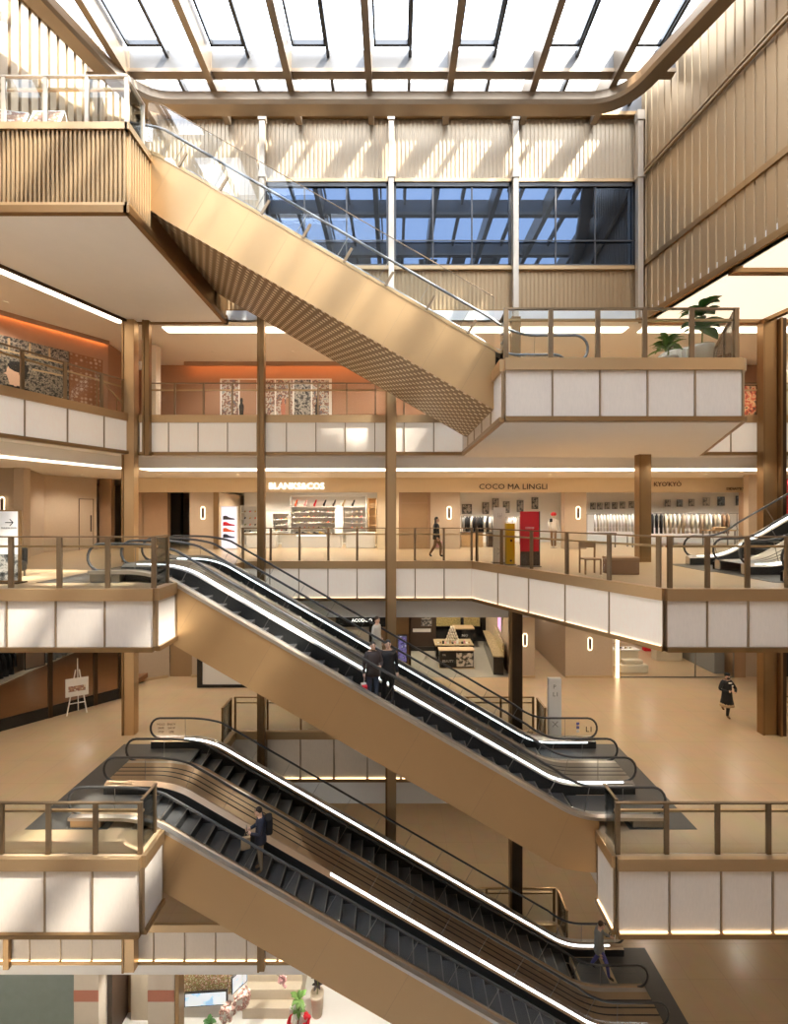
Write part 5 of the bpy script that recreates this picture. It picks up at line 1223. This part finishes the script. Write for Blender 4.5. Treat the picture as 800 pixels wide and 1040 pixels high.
# ================================================================ lowest storey
Q = 17.35
def lx(px): return wx(px, Q)
wallseg('wall_lowest', (-18.9,Q+.05), (lx(74),Q+.05), -13.3, -9.55, .2, 'grey_glass', 'dull grey green glass shopfront of the lowest storey')
for a, b, lb in ((75,100,'left of the brown passage'),(150,177,'beside the flower shop')):
    o = wallseg('wall_stripe', (lx(a),Q), (lx(b),Q), -13.3, -9.55, .5, 'plaster', 'pale pier with a terracotta band '+lb)
    MB().box(lx(a),lx(b),Q-.012,Q,-11.07,-10.63).build('painted_band', 'terracotta', o)
wallseg('wall_lowest', (lx(100),Q+1.6), (lx(150),Q+1.6), -13.3, -9.55, .2, 'door_brown', 'brown recess between the two banded piers')
wallseg('wall_lowest', (lx(100),Q+1.6), (lx(100.5),Q+.5), -13.3, -9.55, .2, 'dark_brown', 'dark side of the brown recess')
t = thing('stair_wall', 'pale stair flank in the brown recess', 'wall', kind='structure'); MB().prism([(lx(113),Q+1.3),(lx(149),Q+1.3),(lx(149),Q+1.55),(lx(113),Q+1.55)], -13.3, -11.05).build('panel', 'cream_tile', t)
t = thing('passage_sign', 'small dark lettering high in the brown recess', 'sign', (lx(137)+.15,Q+1.56,wz(991.5,Q+1.56))); text('lettering', 'JL', .3, 'dark', t, depth=.006)
o = MB().box(lx(178),lx(182),Q-.03,Q+.4,-13.3,-9.55).build('trim_13', 'gold_dark'); struct(o, 'gold frame at the edge of the flower shop', 'trim')
wallseg('wall_lowest', (lx(182),21.5), (3.,21.5), -13.3, -9.55, .2, 'cream_tile', 'cream back wall of the flower shop')
t = thing('wall_picture', 'wide flower picture over the lit landscape panel', 'picture', (-8.2,18.6,0)); d_ = 18.6
MB().box(-1.3,1.5,-.03,.03,wz(1009,d_),wz(985,d_)).build('print', 'pic_flowers', t)
t = thing('lit_panel', 'long lit landscape panel in a black frame', 'light box', (wx(209,18.3),18.3,0), .06)
MB().box(-.86,.86,-.03,.05,wz(1021,18.3),wz(1007,18.3)).build('frame', 'dark', t); MB().box(-.82,.82,-.035,-.03,wz(1020.2,18.3),wz(1007.8,18.3)).build('picture', 'pic_sky', t)
t = thing('lit_panel', 'short turned lit panel right of the flower picture', 'light box', (wx(243,18.2),18.2,0), .9); MB().box(-.35,.35,-.03,.05,wz(1003,18.2),wz(986,18.2)).build('frame', 'dark', t); MB().box(-.32,.32,-.035,-.03,wz(1002,18.2),wz(987,18.2)).build('picture', 'pic_sky', t)
for k, (px, py, r) in enumerate(((246,1014,.33),(231,1028,.31))):
    t = thing('flower_ball', ['upper pale pink hanging flower ball','lower pale pink hanging flower ball'][k], 'flower ball', (wx(px,17.7),17.7,wz(py,17.7)))
    MB().ball((0,0,0),r*.8,r*.8,r*.9).build('core', 'cloth_white', t, True); rr = random.Random(k)
    mb = MB()
    for q in range(60):
        th, ph = rr.uniform(0,2*PI), math.acos(rr.uniform(-1,1)); n = Vector((math.sin(ph)*math.cos(th),math.sin(ph)*math.sin(th),math.cos(ph))); c = n*r*.85; s_ = rr.uniform(.05,.1)
        mb.ball(tuple(c), s_, s_, s_*.8, 6, 4)
    mb.build('blossom', 'blossom_mix', t, True); MB().tube([(0,0,r*.8),(0,0,-9.58-wz(py,17.7))], .01, 5, ref=(1,0,0)).build('cord', 'dark', t)
mbs = thing('display_steps', 'cream stepped display in the flower shop', 'steps', (wx(280,19.5),19.6,-13.3))
for k in range(4): MB().box(-1.2,1.2,-.9+.35*k,-.55+.35*k if k < 3 else .9,0,.45+.42*k).build('step', 'cream_tile', mbs, bevel=.02)
o = tag(MB().box(wx(185,18.9),wx(228,18.9),18.75,19.2,-13.3,-11.75).build('counter', 'white', bevel=.03), 'white counter below the lit landscape panel', 'counter')
def leafy(mb, c, n, L, W, rnd, up=.5, droop=.5):
    for i in range(n):
        a = 2*PI*i/n+rnd.uniform(-.4,.4); l = L*rnd.uniform(.7,1.1); el = up+rnd.uniform(-.35,.35)
        d = Vector((math.cos(a)*math.cos(el), math.sin(a)*math.cos(el), math.sin(el))); s = Vector((-math.sin(a),math.cos(a),0))
        c0 = Vector(c); pts = []
        for k in range(6):
            u = k/5; p = c0+d*l*u+Vector((0,0,-droop*l*u*u)); w = W*l*math.sin(PI*min(.97,.12+.86*u))
            pts.append((p-s*w+Vector((0,0,.15*w)), p, p+s*w+Vector((0,0,.15*w))))
        b = len(mb.v)
        for q in pts: mb.v += [tuple(x) for x in q]
        for k in range(5):
            for j in range(2): mb.f.append([b+k*3+j,b+k*3+j+1,b+(k+1)*3+j+1,b+(k+1)*3+j]); mb.mi.append(mb.cur)
def plant(label, loc, kind, potr=.3, poth=.5, stemh=.6, n=14, L=.5, W=.22, up=.5, leafm='leaf', seed=1, potm='pot', name='potted_plant', extra=None):
    t = thing(name, label, 'plant', loc); r = random.Random(seed)
    MB().lathe([(potr*.78,0),(potr,poth*.9),(potr*1.04,poth),(potr*.92,poth),(potr*.88,poth*.93),(.01,poth*.92)], 20).build('pot', potm, t, True)
    MB().tube([(0,0,poth*.9),(.03,.02,poth+stemh*.5),(0,.03,poth+stemh)], .018, 6, ref=(1,0,0)).build('stem', 'olive', t)
    mb = MB()
    for k in range(kind): leafy(mb, (0,.02,poth+stemh*(.45+.55*k/max(1,kind-1))), n//kind, L, W, r, up, .45)
    o = mb.build('foliage', leafm, t, True); s = o.modifiers.new('thick','SOLIDIFY'); s.thickness = .004
    if extra: extra(t, r)
    return t
def reds(t, r):
    mb = MB()
    for k in range(26): a = r.uniform(0,6.28); q = r.uniform(.05,.42); z = r.uniform(.55,1.35); mb.ball((q*math.cos(a),q*math.sin(a),z),.09,.09,.11,7,5)
    mb.build('white_blossom', 'cloth_white', t, True); mb = MB()
    for k in range(12): a = r.uniform(0,6.28); q = r.uniform(.2,.45); z = r.uniform(.5,1.0); mb.ball((q*math.cos(a),q*math.sin(a),z),.08,.08,.08,7,5)
    mb.build('red_blossom', 'red', t, True)
plant('big flower arrangement of white blossoms in a red pot', (wx(303,17.95),17.95,-13.3), 2, .45, .75, .9, 16, .55, .2, .7, 'leaf_pale', 4, 'red', 'flower_arrangement', reds)
plant('smaller flower arrangement beside the big red pot', (wx(322,18.9),18.9,-13.3), 2, .28, .9, .6, 12, .4, .2, .6, 'coat_brown', 6, 'pot', 'flower_arrangement')
plant('dark green leafy plant below the lit landscape panel', (wx(210,17.6),17.75,-13.3), 2, .2, .5, .45, 12, .35, .25, .6, 'leaf', 8, 'pot')
t = thing('flower_ball', 'small pink flower cluster on a hooked wire', 'flower ball', (wx(287,18.),18.,wz(996,18.))); mb = MB(); r = random.Random(3)
for q in range(16): mb.ball((r.uniform(-.16,.16),r.uniform(-.1,.1),r.uniform(-.2,.16)),.07,.07,.06,6,4)
mb.build('blossom', 'pink', t, True); MB().tube([(0,0,.1),(-.25,0,.25),(-.45,0,.5),(-.45,0,-9.58-wz(996,18.))], .012, 5, ref=(0,1,0)).build('wire', 'dark', t)

# ================================================================ top balcony and planted balcony things
for k, (x, y, rz, m) in enumerate(((-9.42,10.93,.15,'pic_food'),(-8.5,10.93,.0,'pic_food'))):
    t = thing('easel_sign', ['leaning picture panel by the end of the top balcony rail','white folding picture stand on the top balcony'][k], 'picture stand', (x,y,L4), rz)
    t.scale = (1,1,1)
    w = .38
    mb = MB(); mb.obox((0,-.16,.42),(1,0,0),(0,.93,-.36),(0,.36,.93),w,.012,.44); mb.build('front_panel', 'white', t)
    mb = MB(); mb.obox((0,-.178,.43),(1,0,0),(0,.93,-.36),(0,.36,.93),w-.05,.006,.38); mb.build('print', m, t)
    mb = MB(); mb.obox((0,.17,.42),(1,0,0),(0,.93,.36),(0,-.36,.93),w,.012,.44); mb.build('back_panel', 'white', t)
P3 = lambda px, d: wx(px, d)
plant('big leafed potted plant at the corner of the planted balcony', (P3(714,11.1),11.15,L3), 4, .26, .6, .95, 24, .58, .26, .5, 'leaf', 2, 'pot')
plant('lower bushy green plant beside the big leafed one', (P3(678,11.0),11.0,L3), 4, .22, .25, .4, 36, .52, .13, .7, 'leaf_pale', 5, 'pot')
t = thing('planter_screen', 'pale ribbed conical planter behind the two plants', 'planter', (8.0,12.4,L3)); n = 48
MB().lathe([(.68,0),(.56,.8),(.52,.86),(.48,.82),(.0,.8)], n).build('body', 'pot', t)
mb = MB()
for k in range(30): a = 2*PI*k/30; mb.tube([(.69*math.cos(a),.69*math.sin(a),.0),(.57*math.cos(a),.57*math.sin(a),.8)], .016, 5, ref=(1,0,0))
mb.build('ribs', 'cloth_cream', t)
# ================================================================ light and camera
def downlight(x, y, z, power, col=(1,.80,.56), size=2.5, label='', vis=True, grp=None, r=.06):
    l = bpy.data.lights.new('downlight_lamp', 'SPOT'); l.energy = power; l.color = col; l.spot_size = size; l.spot_blend = .7; l.shadow_soft_size = r
    o = bpy.data.objects.new('downlight_lamp', l); C.objects.link(o); o.location = (x,y,z-.05)
    if vis:
        global _dl
        t = thing('downlight', label, 'downlight', (x,y,z), 0, grp)
        if _dl is None:
            a = MB().lathe([(.085,-.012),(.085,0),(.06,0),(.06,-.012)], 12).build('trim_ring', 'white', t)
            b = MB().lathe([(.055,-.006),(.055,-.002)], 12).build('lens', 'lens', t); _dl = (a, b)
        else:
            for q in _dl: inst(q, t)
_dl = None
WARM = (1,.89,.74)
for x in (-8,-4.5,-1.,2.5,6.,9.5,13,17): downlight(x, 19.6, L3+3.53, 190, WARM, label='small recessed downlight in the white ceiling above the orange-topped wall', grp='downlights over the orange-topped gallery')
for y in (6.5,9.5,12.5,15.): downlight(lwx(y)-3.0, y, L3+3.53, 150, WARM, label='small recessed downlight in the ceiling of the angled side gallery', grp='downlights over the side gallery')
for x in (-14,-10.5,-7,-3.5,0,3.5,7.,10.5,14,18): downlight(x, 19.9, 9.78, 195, WARM, label='small recessed downlight in front of the lit shop signs', grp='downlights before the shop signs')
for x in (6.5,9.8,13.2): 
    for y in (12.5,15.6): downlight(x, y, L3-1.5, 120, WARM, vis=False)
for x in (-14,-10.5,-7.5,7.,10.,13.,16): 
    for y in (12.2,15.): downlight(x, y, L2-1.5, 85, WARM, vis=False)
for x in (-13,-9.5,-6,-2,6.,9.,12.,15): downlight(x, 19.3, 4.07, 120, WARM, vis=False)
for x in (2.,4.):
    for y in (23.,26.): downlight(x, y, 4.07, 190, (1,.86,.66), vis=False)
for x in (8.,11.,14.,17.): downlight(x, 24.5, 4.07, 160, (1,.92,.8), vis=False)
for x in (-15,-11): downlight(x, 21.5, 4.07, 120, WARM, vis=False)
for x in (-5,-1.,3.,7,11,15): downlight(x, 19.3, -3.04, 75, WARM, vis=False)
for x in (8,12): downlight(x, 12.5, L1-1.5, 60, WARM, vis=False)
for x in (-14,-10,-6.5,-3,0): downlight(x, 18.2, -9.57, 230, (1,.92,.80), vis=False)
# shop interiors on the storey of lit signs
for x in (-7.5,-5.5,-3.,-1.2): downlight(x, 23.6, 9.55, 330, (1,.88,.70), vis=False)
for x in (3.9,5.6,7.6): downlight(x, 24.2, 9.55, 260, (1,.92,.80), vis=False)
for x in (10.6,12.6,15.,17.2,19.): downlight(x, 23.5, 9.55, 190, (1,.94,.84), vis=False)
# sun through the skylight
sun = bpy.data.lights.new('sun', 'SUN'); sun.energy = 17.; sun.angle = math.radians(2.5); sun.color = (1,.90,.76)
so = bpy.data.objects.new('sun', sun); C.objects.link(so)
sdir = Vector((.53,-.24,.80)).normalized()     # towards the sun
so.rotation_euler = sdir.to_track_quat('Z','Y').to_euler()
so.location = (0,0,40)
w = bpy.data.worlds.new('sky'); bpy.context.scene.world = w; w.use_nodes = True
N = w.node_tree.nodes; L = w.node_tree.links; bg = N['Background']
tc = N.new('ShaderNodeTexCoord'); sp = N.new('ShaderNodeSeparateXYZ'); L.new(tc.outputs['Generated'], sp.inputs[0])
rp = N.new('ShaderNodeValToRGB'); e = rp.color_ramp.elements
e[0].position = 0.; e[0].color = (1.,.975,.94,1); e[1].position = 1.; e[1].color = (.74,.84,1.,1)
L.new(sp.outputs['Z'], rp.inputs['Fac']); L.new(rp.outputs['Color'], bg.inputs['Color']); bg.inputs['Strength'].default_value = 6.
sc = bpy.context.scene
cam = bpy.data.cameras.new('camera'); co = bpy.data.objects.new('camera', cam); C.objects.link(co)
co.location = (0,0,EYE); co.rotation_euler = (PI/2,0,0)
cam.sensor_fit = 'VERTICAL'; cam.sensor_height = 36; cam.lens = F/1040*36; cam.shift_x = 0; cam.shift_y = 1/1040
cam.clip_start = .05; cam.clip_end = 200
sc.camera = co
sc.view_settings.view_transform = 'Standard'; sc.view_settings.look = 'None'; sc.view_settings.gamma = 1; sc.view_settings.use_curve_mapping = False
sc.view_settings.exposure = .5
sc.cycles.use_denoising = True
sc.cycles.max_bounces = 10; sc.cycles.transparent_max_bounces = 24; sc.cycles.diffuse_bounces = 5; sc.cycles.glossy_bounces = 4
sc.cycles.sample_clamp_indirect = 6; sc.cycles.caustics_reflective = False; sc.cycles.caustics_refractive = False
